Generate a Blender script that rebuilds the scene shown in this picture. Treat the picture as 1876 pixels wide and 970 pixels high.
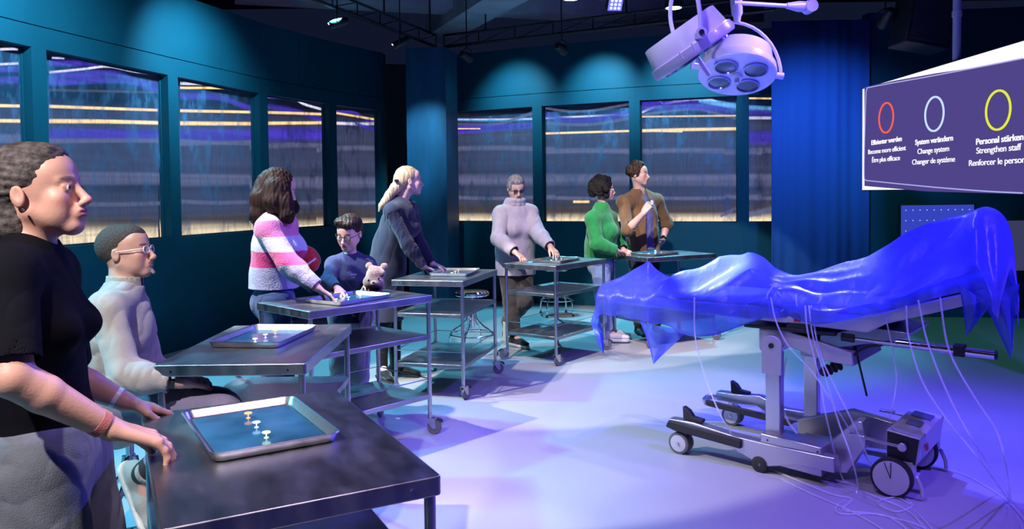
import bpy, bmesh, math, random
import numpy as np
from mathutils import Vector, Matrix, Quaternion
PI = math.pi
for o in list(bpy.data.objects):
    bpy.data.objects.remove(o, do_unlink=True)
SC = bpy.context.scene
COL = SC.collection

# ---------------------------------------------------------------- camera
F_PX, PITCH, ROLL, CY, CAM_H = 1424.18, 0.0330, -0.0118, 403.06, 1.55
cp, sp = math.cos(PITCH), math.sin(PITCH)
cr, sr = math.cos(ROLL), math.sin(ROLL)
FW = np.array([0, cp, -sp]); _up = np.array([0, sp, cp]); _rt = np.array([1., 0, 0])
RT = _rt * cr + _up * sr
UP = _up * cr - _rt * sr
EYE = np.array([0, 0, CAM_H])
cd = bpy.data.cameras.new('camera'); cam = bpy.data.objects.new('camera', cd); COL.objects.link(cam)
cd.sensor_fit = 'HORIZONTAL'; cd.sensor_width = 36.0; cd.lens = F_PX / 1876 * 36
cd.shift_y = (CY - 485) / 1876
cd.clip_start = 0.05; cd.clip_end = 60
M = Matrix(((RT[0], UP[0], -FW[0], 0), (RT[1], UP[1], -FW[1], 0), (RT[2], UP[2], -FW[2], CAM_H), (0, 0, 0, 1)))
cam.matrix_world = M
SC.camera = cam
def ray(px, py): return FW + RT * (px - 938) / F_PX - UP * (py - CY) / F_PX
def at_y(px, py, y):                                   # point of the room seen at a pixel, at distance y
    d = ray(px, py); return EYE + d * (y / d[1])
def at_z(px, py, z):
    d = ray(px, py); return EYE + d * ((z - CAM_H) / d[2])
def at_x(px, py, x):
    d = ray(px, py); return EYE + d * (x / d[0])
def at_plane(px, py, p, n):
    d = ray(px, py); p = np.array(p, float); n = np.array(n, float)
    return EYE + d * (((p - EYE) @ n) / (d @ n))

# ---------------------------------------------------------------- world, exposure, lights
w = bpy.data.worlds.new('world'); SC.world = w; w.use_nodes = True
w.node_tree.nodes['Background'].inputs[0].default_value = (0.02, 0.03, 0.09, 1)
w.node_tree.nodes['Background'].inputs[1].default_value = 0.25
SC.view_settings.view_transform = 'Standard'; SC.view_settings.look = 'None'
SC.view_settings.gamma = 1.0; SC.view_settings.use_curve_mapping = False
SC.view_settings.exposure = 0.0
SC.cycles.use_denoising = True
SC.cycles.max_bounces = 7; SC.cycles.transparent_max_bounces = 12
SC.cycles.sample_clamp_indirect = 4.0
SC.cycles.caustics_reflective = False; SC.cycles.caustics_refractive = False

def spot(name, loc, target, power, color, angle=40, blend=0.5, radius=0.06):
    l = bpy.data.lights.new(name, 'SPOT'); l.energy = power; l.color = color
    l.spot_size = math.radians(angle); l.spot_blend = blend; l.shadow_soft_size = radius
    o = bpy.data.objects.new(name, l); COL.objects.link(o); o.location = loc
    d = Vector(target) - Vector(loc); o.rotation_euler = d.to_track_quat('-Z', 'Y').to_euler()
    return o
def area(name, loc, target, power, color, sx, sy):
    l = bpy.data.lights.new(name, 'AREA'); l.shape = 'RECTANGLE'; l.size = sx; l.size_y = sy; l.energy = power; l.color = color
    o = bpy.data.objects.new(name, l); COL.objects.link(o); o.location = loc
    d = Vector(target) - Vector(loc); o.rotation_euler = d.to_track_quat('-Z', 'Y').to_euler()
    return o
WHITE = (1.0, 0.91, 0.91); LAV = (0.62, 0.50, 1.0); BLUE = (0.16, 0.13, 1.0); CYAN = (0.14, 0.72, 1.0); TEAL = (0.30, 0.9, 1.0)
# white profile spots on the left rail, one to each work table
spot('table_spot_a', (-1.5, -0.1, 3.5), (-0.85, 1.85, 0.75), 620, WHITE, 30, 0.25, 0.03)
spot('table_spot_b', (-1.5, 1.0, 3.5), (-1.35, 3.30, 0.8), 480, WHITE, 30, 0.25, 0.03)
spot('table_spot_c', (-2.5, 4.1, 3.5), (-0.75, 4.9, 0.6), 760, WHITE, 46, 0.15, 0.03)
spot('table_spot_d', (-2.0, 5.2, 3.5), (-0.30, 6.3, 0.6), 640, WHITE, 42, 0.15, 0.03)
spot('table_spot_e', (-0.7, 5.2, 3.5), (0.45, 7.45, 0.9), 560, WHITE, 36, 0.15, 0.03)
spot('table_spot_f', (0.4, 5.7, 3.5), (1.55, 8.1, 1.0), 560, WHITE, 38, 0.15, 0.03)
spot('tray_fill', (-1.0, 3.7, 3.5), (-1.15, 4.78, 0.95), 420, WHITE, 11, 0.5, 0.03)  # extra spot added to brighten the hands over the third tray
spot('tray_fill_near', (-0.9, 0.9, 3.5), (-0.88, 1.98, 0.92), 170, WHITE, 16, 0.6, 0.03)  # extra spot added to brighten the hand at the nearest table
# cyan wash on the floor in front of the windows, from lamps beside the walls
for p, t, e, a in [((-3.5, 3.0, 3.5), (-2.2, 3.0, 0), 780, 68), ((-3.0, 6.0, 3.5), (-1.6, 5.7, 0), 800, 68), ((-1.9, 8.6, 3.5), (-1.0, 7.4, 0), 700, 66),
                   ((0.1, 9.9, 3.5), (0.1, 8.8, 0), 620, 64), ((2.4, 9.3, 3.5), (2.1, 8.3, 0), 560, 64)]:
    spot('cyan_wash', p, t, e, CYAN, a, 0.4, 0.08)
spot('green_wash', (4.7, 7.9, 4.0), (4.5, 8.2, 0), 90, (0.15, 1.0, 0.55), 85, 0.8, 0.15)
# lavender and blue floods over the open floor and the operating table
spot('lavender_flood', (0.2, 3.2, 3.9), (0.2, 4.8, 0), 240, (.42, .32, 1.0), 85, 0.9, 0.10)
spot('lavender_flood_near', (0.1, 1.4, 3.5), (0.2, 2.8, 0), 170, (.85, .62, 1.0), 80, 0.9, 0.10)
spot('blue_flood', (1.9, 6.3, 4.1), (1.9, 3.6, 0.5), 1700, (.09, .09, 1.0), 95, 0.8, 0.06)
spot('blue_flood_right', (3.2, 2.4, 4.1), (2.4, 4.2, 0.6), 1000, (.15, .07, 1.0), 90, 0.9, 0.06)
spot('blue_flood_tables', (2.6, 4.6, 3.5), (-0.6, 5.2, 0.3), 420, (.28, .20, 1.0), 60, 0.8, 0.06)
spot('bed_spot', (-0.1, 4.9, 3.5), (1.27, 4.78, 1.0), 3000, (0.85, 0.90, 1.0), 11, 0.5, 0.03)
spot('bed_spot_b', (2.6, 6.6, 3.5), (1.85, 4.42, 1.1), 1500, (0.85, 0.90, 1.0), 12, 0.8, 0.03)
# washers on the upper walls
for p, t, e, a in [((-2.9, 5.2, 3.5), (-3.9, 6.1, 2.8), 430, 90), ((-2.35, 7.3, 3.5), (-3.35, 8.1, 2.8), 370, 80),
                            ((-0.25, 10.2, 3.5), (0.05, 11.0, 2.85), 200, 74), ((0.95, 9.7, 3.5), (1.25, 10.6, 2.8), 250, 70),
                            ((1.95, 9.2, 3.5), (2.3, 10.2, 2.85), 250, 70), ((-0.8, 8.9, 3.5), (-1.15, 10.3, 2.2), 420, 34)]:
    spot('wall_washer', p, t, e, (0.35, 0.78, 1.0), a, 1.0, 0.05)
spot('lamp_fill', (-0.6, 2.6, 3.0), (1.45, 5.0, 2.3), 90, (.85, .85, 1.0), 16, 0.6, 0.05)  # fill light added to lighten the surgical lamp, no fixture there
spot('curtain_wash', (3.2, 7.6, 3.5), (3.75, 9.6, 1.6), 300, (0.18, 0.35, 1.0), 80, 1.0, 0.1)
# ---------------------------------------------------------------- materials
def mat(name, color=(.5, .5, .5), rough=.5, metal=0., bump=0., bscale=20., var=0., vscale=3., stretch=(1, 1, 1),
        spec=.5, emit=None, estr=0., sheen=0., alpha=None, coat=0., rvar=0., attr=None, sss=0., trans=0., aniso=0., wrinkle=0., wscale=9.):
    m = bpy.data.materials.new(name); m.use_nodes = True; nt = m.node_tree; N = nt.nodes; L = nt.links
    b = N['Principled BSDF']
    c4 = tuple(color) + (1,)
    b.inputs['Base Color'].default_value = c4; b.inputs['Roughness'].default_value = rough
    b.inputs['Metallic'].default_value = metal; b.inputs['Specular IOR Level'].default_value = spec
    b.inputs['Sheen Weight'].default_value = sheen; b.inputs['Coat Weight'].default_value = coat
    b.inputs['Transmission Weight'].default_value = trans; b.inputs['Anisotropic'].default_value = aniso
    if sss:
        b.inputs['Subsurface Weight'].default_value = sss; b.inputs['Subsurface Radius'].default_value = (.012, .005, .003)
        b.inputs['Subsurface Scale'].default_value = 1.0
    if emit: b.inputs['Emission Color'].default_value = tuple(emit) + (1,); b.inputs['Emission Strength'].default_value = estr
    if alpha is not None: b.inputs['Alpha'].default_value = alpha
    tc = N.new('ShaderNodeTexCoord'); mp = N.new('ShaderNodeMapping'); mp.inputs['Scale'].default_value = stretch
    L.new(tc.outputs['Object'], mp.inputs['Vector'])
    src = None
    if attr:
        a = N.new('ShaderNodeAttribute'); a.attribute_name = attr; src = a.outputs['Color']; L.new(src, b.inputs['Base Color'])
    if var or rvar:
        n = N.new('ShaderNodeTexNoise'); n.inputs['Scale'].default_value = vscale; n.inputs['Detail'].default_value = 6
        L.new(mp.outputs[0], n.inputs['Vector'])
        if var:
            mr = N.new('ShaderNodeMapRange'); mr.inputs[1].default_value = .3; mr.inputs[2].default_value = .7
            mr.inputs[3].default_value = 1 - var; mr.inputs[4].default_value = 1 + var
            L.new(n.outputs['Fac'], mr.inputs[0])
            mx = N.new('ShaderNodeMix'); mx.data_type = 'RGBA'; mx.blend_type = 'MULTIPLY'; mx.inputs[0].default_value = 1
            if src: L.new(src, mx.inputs[6])
            else: mx.inputs[6].default_value = c4
            L.new(mr.outputs[0], mx.inputs[7]); L.new(mx.outputs[2], b.inputs['Base Color'])
        if rvar:
            mr = N.new('ShaderNodeMapRange'); mr.inputs[1].default_value = .3; mr.inputs[2].default_value = .7
            mr.inputs[3].default_value = max(0, rough - rvar); mr.inputs[4].default_value = min(1, rough + rvar)
            L.new(n.outputs['Fac'], mr.inputs[0]); L.new(mr.outputs[0], b.inputs['Roughness'])
    if bump:
        n2 = N.new('ShaderNodeTexNoise'); n2.inputs['Scale'].default_value = bscale; n2.inputs['Detail'].default_value = 4
        L.new(mp.outputs[0], n2.inputs['Vector'])
        bp = N.new('ShaderNodeBump'); bp.inputs['Strength'].default_value = bump; bp.inputs['Distance'].default_value = .01
        L.new(n2.outputs['Fac'], bp.inputs['Height']); L.new(bp.outputs[0], b.inputs['Normal'])
        if wrinkle:                                        # creases of worn cloth
            n3 = N.new('ShaderNodeTexNoise'); n3.noise_type = 'RIDGED_MULTIFRACTAL'; n3.inputs['Scale'].default_value = wscale; n3.inputs['Detail'].default_value = 2; n3.inputs['Distortion'].default_value = .6
            L.new(mp.outputs[0], n3.inputs['Vector'])
            b3 = N.new('ShaderNodeBump'); b3.inputs['Strength'].default_value = wrinkle; b3.inputs['Distance'].default_value = .012; b3.invert = True
            L.new(n3.outputs['Fac'], b3.inputs['Height']); L.new(b3.outputs[0], bp.inputs['Normal'])
    return m
def emis(name, color, strength, vrib=True):
    m = bpy.data.materials.new(name); m.use_nodes = True; nt = m.node_tree; N = nt.nodes; L = nt.links
    N.remove(N['Principled BSDF']); e = N.new('ShaderNodeEmission'); e.inputs[0].default_value = tuple(color) + (1,)
    e.inputs[1].default_value = strength
    L.new(e.outputs[0], N['Material Output'].inputs[0]); return m
MT = {}
MT['wall'] = mat('teal_paint', (0.0035, 0.068, 0.108), .6, bump=.05, bscale=60, var=.10, vscale=1.5, spec=.15)
MT['column'] = mat('teal_column', (0.005, 0.065, 0.14), .45, bump=.1, bscale=14, var=.35, vscale=5, stretch=(1, 1, .25))
MT['seam'] = mat('seam', (0.004, 0.04, 0.07), .6)
MT['floor'] = mat('resin_floor', (0.38, 0.38, 0.40), .38, bump=.02, bscale=5, var=.03, vscale=1.2, rvar=.06, spec=.4)
MT['ceiling'] = mat('dark_ceiling', (0.02, 0.02, 0.028), .9)
MT['beam'] = mat('concrete_beam', (0.55, 0.55, 0.62), .9, bump=.3, bscale=12, var=.15, vscale=3)
MT['black'] = mat('black_metal', (0.015, 0.015, 0.018), .45)
MT['blackr'] = mat('black_rubber', (0.02, 0.02, 0.022), .7)
MT['rubber'] = mat('grey_rubber', (0.12, 0.12, 0.13), .6)
MT['steel'] = mat('brushed_steel', (0.50, 0.50, 0.52), .30, 1.0, bump=.03, bscale=30, var=.08, vscale=4, rvar=.05)
MT['steeltop'] = mat('worn_steel_top', (0.42, 0.42, 0.45), .36, 1.0, bump=.03, bscale=30, var=.10, vscale=7, rvar=.07, stretch=(1, 2.2, 1))
MT['alu'] = mat('pressed_aluminium', (0.78, 0.79, 0.80), .27, 1.0, bump=.05, bscale=40, var=.08, vscale=8)
MT['chrome'] = mat('chrome', (0.75, 0.76, 0.78), .10, 1.0)
MT['white'] = mat('white_enamel', (0.90, 0.90, 0.92), .30, bump=.0, coat=.3)
MT['lampgrey'] = mat('lamp_housing', (0.80, 0.80, 0.86), .28, coat=.4)
MT['bedwhite'] = mat('pale_bed_enamel', (0.60, 0.60, 0.64), .35, .2)
MT['bedsteel'] = mat('bed_steel', (0.62, 0.62, 0.65), .28, .85)
MT['lens'] = mat('lamp_lens', (0.05, 0.10, 0.22), .06, .0, coat=1.0)
MT['lensring'] = mat('lens_ring', (0.35, 0.38, 0.55), .2, .6)
MT['red'] = mat('red_label', (0.55, 0.01, 0.02), .5)
MT['curtain'] = mat('curtain_cloth', (0.008, 0.10, 0.36), .85, sheen=.1, bump=.15, bscale=80)
MT['screenframe'] = mat('screen_frame', (0.03, 0.03, 0.04), .4)
MT['scr_white'] = emis('screen_white', (1, .97, .93), 1.15)
MT['scr_body'] = emis('screen_violet', (0.085, 0.062, 0.26), .95)
MT['scr_line'] = emis('screen_outline', (0.42, 0.42, 0.85), 1.0)
MT['scr_text'] = emis('screen_text', (0.95, 0.93, 1.0), 1.15)
MT['ring_red'] = emis('ring_red', (1.0, .13, .07), 1.0)
MT['ring_blue'] = emis('ring_blue', (.55, .70, 1.0), 1.1)
MT['ring_yellow'] = emis('ring_yellow', (.80, .85, .04), 1.0)
MT['mon_blue'] = emis('monitor_blue', (.035, .06, .50), 1.0)
MT['mon_dot'] = emis('monitor_dot', (.5, .6, 1.0), 1.2)
MT['mon_grey'] = emis('monitor_grey', (.05, .055, .13), .8)
MT['led_white'] = emis('lamp_white', (1, .97, .95), 14)
MT['led_blue'] = emis('lamp_blue', (.08, .08, 1.0), 3)
MT['led_core'] = emis('lamp_blue_core', (.4, .6, 1.0), 5)
MT['tok_o'] = emis('token_orange', (1.0, .42, .20), 2.0)
MT['tok_b'] = emis('token_blue', (.55, .75, 1.0), 2.0)
MT['tok_y'] = emis('token_yellow', (.85, 1.0, .45), 2.0)
MT['traypic'] = mat('tray_bottom', (0.05, 0.20, 0.34), .14, .5, var=.5, vscale=5, rvar=.05)
def glass_tube():
    m = bpy.data.materials.new('clear_tubing'); m.use_nodes = True; nt = m.node_tree; N = nt.nodes; L = nt.links
    b = N['Principled BSDF']; b.inputs['Base Color'].default_value = (.85, .88, 1, 1); b.inputs['Roughness'].default_value = .12
    b.inputs['Coat Weight'].default_value = .6
    t = N.new('ShaderNodeBsdfTransparent'); mx = N.new('ShaderNodeMixShader'); mx.inputs[0].default_value = .42
    L.new(t.outputs[0], mx.inputs[1]); L.new(b.outputs[0], mx.inputs[2]); L.new(mx.outputs[0], N['Material Output'].inputs[0]); return m
MT['tube'] = glass_tube()
def cloth_mat():
    m = bpy.data.materials.new('sheer_blue_drape'); m.use_nodes = True; nt = m.node_tree; N = nt.nodes; L = nt.links
    b = N['Principled BSDF']; b.inputs['Base Color'].default_value = (.17, .26, .95, 1); b.inputs['Roughness'].default_value = .34
    b.inputs['Sheen Weight'].default_value = .3; b.inputs['Specular IOR Level'].default_value = .7
    tl = N.new('ShaderNodeBsdfTranslucent'); tl.inputs[0].default_value = (.12, .20, .95, 1)
    tr = N.new('ShaderNodeBsdfTransparent'); tr.inputs[0].default_value = (.30, .36, 1, 1)
    m1 = N.new('ShaderNodeMixShader'); m1.inputs[0].default_value = .30
    m2 = N.new('ShaderNodeMixShader'); 
    a = N.new('ShaderNodeAttribute'); a.attribute_name = 'hem'
    mr = N.new('ShaderNodeMapRange'); mr.inputs[3].default_value = .50; mr.inputs[4].default_value = .02
    L.new(a.outputs['Fac'], mr.inputs[0]); L.new(mr.outputs[0], m2.inputs[0])
    tc = N.new('ShaderNodeTexCoord'); n = N.new('ShaderNodeTexNoise'); n.inputs['Scale'].default_value = 6; n.inputs['Detail'].default_value = 3
    mp = N.new('ShaderNodeMapping'); mp.inputs['Scale'].default_value = (1.6, .6, 1)
    L.new(tc.outputs['Object'], mp.inputs[0]); L.new(mp.outputs[0], n.inputs['Vector'])
    bp = N.new('ShaderNodeBump'); bp.inputs['Strength'].default_value = .7; bp.inputs['Distance'].default_value = .02
    L.new(n.outputs['Fac'], bp.inputs['Height']); L.new(bp.outputs[0], b.inputs['Normal'])
    cm = N.new('ShaderNodeMix'); cm.data_type = 'RGBA'; cm.inputs[6].default_value = (.17, .26, .95, 1); cm.inputs[7].default_value = (.06, .07, .55, 1)
    L.new(a.outputs['Fac'], cm.inputs[0]); L.new(cm.outputs[2], b.inputs['Base Color'])
    L.new(b.outputs[0], m1.inputs[1]); L.new(tl.outputs[0], m1.inputs[2])
    L.new(m1.outputs[0], m2.inputs[1]); L.new(tr.outputs[0], m2.inputs[2])
    L.new(m2.outputs[0], N['Material Output'].inputs[0]); return m
MT['drape'] = cloth_mat()
def pane_mat():
    m = bpy.data.materials.new('ribbed_scuffed_pane'); m.use_nodes = True; nt = m.node_tree; N = nt.nodes; L = nt.links
    b = N['Principled BSDF']; b.inputs['Base Color'].default_value = (.10, .24, .42, 1); b.inputs['Roughness'].default_value = .35
    t = N.new('ShaderNodeBsdfTransparent'); t.inputs[0].default_value = (.80, .82, .88, 1)
    mx = N.new('ShaderNodeMixShader')
    tc = N.new('ShaderNodeTexCoord'); mp = N.new('ShaderNodeMapping'); mp.inputs['Scale'].default_value = (3.2, 3.2, 1.3)
    L.new(tc.outputs['Object'], mp.inputs[0])
    n = N.new('ShaderNodeTexNoise'); n.inputs['Scale'].default_value = 2.2; n.inputs['Detail'].default_value = 9; n.inputs['Roughness'].default_value = .72
    L.new(mp.outputs[0], n.inputs['Vector'])
    mr = N.new('ShaderNodeMapRange'); mr.inputs[1].default_value = .50; mr.inputs[2].default_value = .78; mr.inputs[3].default_value = .10; mr.inputs[4].default_value = .75
    L.new(n.outputs['Fac'], mr.inputs[0])
    L.new(mr.outputs[0], mx.inputs[0]); L.new(t.outputs[0], mx.inputs[1]); L.new(b.outputs[0], mx.inputs[2])
    L.new(mx.outputs[0], N['Material Output'].inputs[0]); return m
MT['pane'] = pane_mat()
def band_mat(name, color, strength, amp=.5, zs=16., soft=True):
    """glowing ribbon imitating a streak reflected in the window panel: fades to its two edges (attribute edge), with fine vertical ribs"""
    m = bpy.data.materials.new(name); m.use_nodes = True; nt = m.node_tree; N = nt.nodes; L = nt.links
    N.remove(N['Principled BSDF']); e = N.new('ShaderNodeEmission'); e.inputs[0].default_value = tuple(color) + (1,)
    t = N.new('ShaderNodeBsdfTransparent'); mx = N.new('ShaderNodeMixShader')
    a = N.new('ShaderNodeAttribute'); a.attribute_name = 'edge'
    tc = N.new('ShaderNodeTexCoord'); mp = N.new('ShaderNodeMapping'); mp.inputs['Scale'].default_value = (.12, .12, zs)
    n = N.new('ShaderNodeTexNoise'); n.inputs['Scale'].default_value = 1.0; n.inputs['Detail'].default_value = 4
    L.new(tc.outputs['Object'], mp.inputs[0]); L.new(mp.outputs[0], n.inputs['Vector'])
    mp2 = N.new('ShaderNodeMapping'); mp2.inputs['Scale'].default_value = (55, 55, .01)
    n2 = N.new('ShaderNodeTexNoise'); n2.inputs['Scale'].default_value = 1.0; n2.inputs['Detail'].default_value = 1
    L.new(tc.outputs['Object'], mp2.inputs[0]); L.new(mp2.outputs[0], n2.inputs['Vector'])
    mr = N.new('ShaderNodeMapRange'); mr.inputs[1].default_value = .3; mr.inputs[2].default_value = .7
    mr.inputs[3].default_value = strength * (1 - amp); mr.inputs[4].default_value = strength * (1 + amp)
    L.new(n.outputs['Fac'], mr.inputs[0])
    mr2 = N.new('ShaderNodeMapRange'); mr2.inputs[1].default_value = .3; mr2.inputs[2].default_value = .7; mr2.inputs[3].default_value = .82; mr2.inputs[4].default_value = 1.18
    L.new(n2.outputs['Fac'], mr2.inputs[0])
    mu = N.new('ShaderNodeMath'); mu.operation = 'MULTIPLY'; L.new(mr.outputs[0], mu.inputs[0]); L.new(mr2.outputs[0], mu.inputs[1])
    L.new(mu.outputs[0], e.inputs[1])
    L.new(a.outputs['Fac'], mx.inputs[0]); L.new(t.outputs[0], mx.inputs[1]); L.new(e.outputs[0], mx.inputs[2])
    L.new(mx.outputs[0], N['Material Output'].inputs[0]); return m
MT['b_gold'] = band_mat('gold_reflection', (1.0, .62, .22), 2.6, .3)  # emissive colours that imitate reflected streaks, no real tubes
MT['b_white'] = band_mat('white_reflection', (.85, .78, .95), 1.8, .4)
MT['b_purple'] = band_mat('violet_reflection', (.14, .07, .85), 0.85, 0.4)
MT['b_cyan'] = band_mat('cyan_reflection', (.20, .60, 1.0), 1.5, .5)
MT['b_grey'] = band_mat('dim_grey_reflection', (.17, .19, .34), 0.52, 0.12)
MT['b_lav'] = band_mat('pale_lavender_reflection', (.36, .36, .58), 0.60, 0.2)
MT['b_warm'] = band_mat('warm_low_reflection', (.88, .68, .40), 2.2, 0.3)
MT['b_brown'] = band_mat('brown_low_reflection', (.30, .22, .18), 0.45, 0.3)
MT['backing'] = mat('dark_backing', (.03, .04, .07), .7)

# ---------------------------------------------------------------- mesh helpers
class MB:
    def __init__(s): s.v = []; s.f = []; s.mi = []
    def add(s, vs, fs, mi=0):
        n = len(s.v); s.v += [tuple(map(float, p)) for p in vs]; s.f += [tuple(n + i for i in f) for f in fs]; s.mi += [mi] * len(fs); return s
    def box(s, c, size, R=None, mi=0):
        x, y, z = [k / 2 for k in size]
        vs = [Vector((a, b, d)) for a in (-x, x) for b in (-y, y) for d in (-z, z)]
        if R is not None: vs = [R @ p for p in vs]
        c = Vector(c); vs = [p + c for p in vs]
        return s.add(vs, [(0, 1, 3, 2), (4, 6, 7, 5), (0, 4, 5, 1), (2, 3, 7, 6), (0, 2, 6, 4), (1, 5, 7, 3)], mi)
    def prism(s, poly, z0, z1, T=None, mi=0):
        n = len(poly); vs = [Vector((p[0], p[1], z0)) for p in poly] + [Vector((p[0], p[1], z1)) for p in poly]
        if T is not None: vs = [T @ p for p in vs]
        return s.add(vs, [tuple(range(n - 1, -1, -1)), tuple(range(n, 2 * n))] + [(i, (i + 1) % n, n + (i + 1) % n, n + i) for i in range(n)], mi)
    def tube(s, pts, r, seg=10, closed=False, mi=0, cap=True):
        pts = [Vector(p) for p in pts]; n = len(pts); rr = r if isinstance(r, (list, tuple)) else [r] * n
        tan = []
        for i in range(n):
            a = pts[i - 1] if (i > 0 or closed) else pts[0]; b = pts[(i + 1) % n] if (i < n - 1 or closed) else pts[-1]
            tan.append((b - a).normalized())
        up = Vector((0, 0, 1)) if abs(tan[0].z) < .9 else Vector((1, 0, 0))
        nrm = (up - tan[0] * up.dot(tan[0])).normalized(); vs = []
        for i in range(n):
            nrm = nrm - tan[i] * nrm.dot(tan[i])
            nrm = nrm.normalized() if nrm.length > 1e-6 else tan[i].orthogonal().normalized()
            bn = tan[i].cross(nrm)
            for k in range(seg):
                a = 2 * PI * k / seg; vs.append(pts[i] + (nrm * math.cos(a) + bn * math.sin(a)) * rr[i])
        fs = []
        for i in range(n if closed else n - 1):
            j = (i + 1) % n
            for k in range(seg): fs.append((i * seg + k, i * seg + (k + 1) % seg, j * seg + (k + 1) % seg, j * seg + k))
        if cap and not closed: fs += [tuple(range(seg - 1, -1, -1)), tuple((n - 1) * seg + k for k in range(seg))]
        return s.add(vs, fs, mi)
    def cyl(s, a, b, r, r2=None, seg=20, mi=0): return s.tube([a, b], [r, r if r2 is None else r2], seg, mi=mi)
    def lathe(s, prof, c=(0, 0, 0), R=None, seg=32, mi=0):
        c = Vector(c); vs = []
        for r, z in prof:
            for k in range(seg):
                a = 2 * PI * k / seg; p = Vector((r * math.cos(a), r * math.sin(a), z)); vs.append((R @ p if R is not None else p) + c)
        n = len(prof); fs = [(i * seg + k, i * seg + (k + 1) % seg, (i + 1) * seg + (k + 1) % seg, (i + 1) * seg + k) for i in range(n - 1) for k in range(seg)]
        if prof[0][0] > 1e-5: fs.append(tuple(range(seg - 1, -1, -1)))
        if prof[-1][0] > 1e-5: fs.append(tuple((n - 1) * seg + k for k in range(seg)))
        return s.add(vs, fs, mi)
    def ball(s, c, r, R=None, seg=16, rings=10, mi=0):
        r = (r, r, r) if not isinstance(r, (tuple, list)) else r; vs = []; c = Vector(c)
        for i in range(rings + 1):
            t = PI * i / rings
            for k in range(seg):
                a = 2 * PI * k / seg; p = Vector((r[0] * math.sin(t) * math.cos(a), r[1] * math.sin(t) * math.sin(a), r[2] * math.cos(t)))
                vs.append((R @ p if R is not None else p) + c)
        return s.add(vs, [(i * seg + k, (i + 1) * seg + k, (i + 1) * seg + (k + 1) % seg, i * seg + (k + 1) % seg) for i in range(rings) for k in range(seg)], mi)
    def build(s, name, mats, parent=None, smooth=35, bevel=0., loc=None, recalc=True):
        me = bpy.data.meshes.new(name); me.from_pydata(s.v, [], s.f)
        for m in (mats if isinstance(mats, (list, tuple)) else [mats]): me.materials.append(MT[m] if isinstance(m, str) else m)
        me.polygons.foreach_set('material_index', s.mi)
        bm = bmesh.new(); bm.from_mesh(me)
        bmesh.ops.remove_doubles(bm, verts=bm.verts, dist=1e-5)
        if recalc: bmesh.ops.recalc_face_normals(bm, faces=bm.faces)
        bm.to_mesh(me); bm.free()
        if smooth:
            me.shade_smooth(); me.set_sharp_from_angle(angle=math.radians(smooth))
        me.update()
        o = bpy.data.objects.new(name, me); COL.objects.link(o)
        if bevel:
            b = o.modifiers.new('bevel', 'BEVEL'); b.width = bevel; b.segments = 2; b.limit_method = 'ANGLE'; b.angle_limit = math.radians(50)
        if parent: o.parent = parent
        if loc is not None: o.location = loc
        return o
def thing(name, label, cat, loc=(0, 0, 0), rz=0., group=None):
    o = bpy.data.objects.new(name, None); COL.objects.link(o); o.empty_display_size = .1
    o.location = Vector([float(k) for k in loc]); o.rotation_euler = (0, 0, rz); return tag(o, label, cat, group)
def tag(o, label, cat, group=None):
    o['label'] = label; o['category'] = cat
    if group: o['group'] = group
    return o
def struct(o): o['kind'] = 'structure'; return o
def clone(root, loc, rz, label, group=None):
    r = root.copy(); COL.objects.link(r); r.location = loc; r.rotation_euler = (0, 0, rz); r['label'] = label
    if group: r['group'] = group
    for ch in list(root.children):
        c = ch.copy(); COL.objects.link(c); c.parent = r
        for g in ch.children:
            d = g.copy(); COL.objects.link(d); d.parent = c
    return r
def smoothpath(P, n=8):
    """Catmull-Rom through the points"""
    P = [np.array(p, float) for p in P]; Q = [2 * P[0] - P[1]] + P + [2 * P[-1] - P[-2]]; out = []
    for i in range(1, len(Q) - 2):
        for k in range(n):
            t = k / n; a, b, c, d = Q[i - 1], Q[i], Q[i + 1], Q[i + 2]
            out.append(.5 * ((2 * b) + (c - a) * t + (2 * a - 5 * b + 4 * c - d) * t * t + (-a + 3 * b - 3 * c + d) * t ** 3))
    out.append(P[-1]); return out
def align(d, up=(0, 0, 1)):
    return Vector(d).to_track_quat('Z', 'Y').to_matrix()

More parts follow.
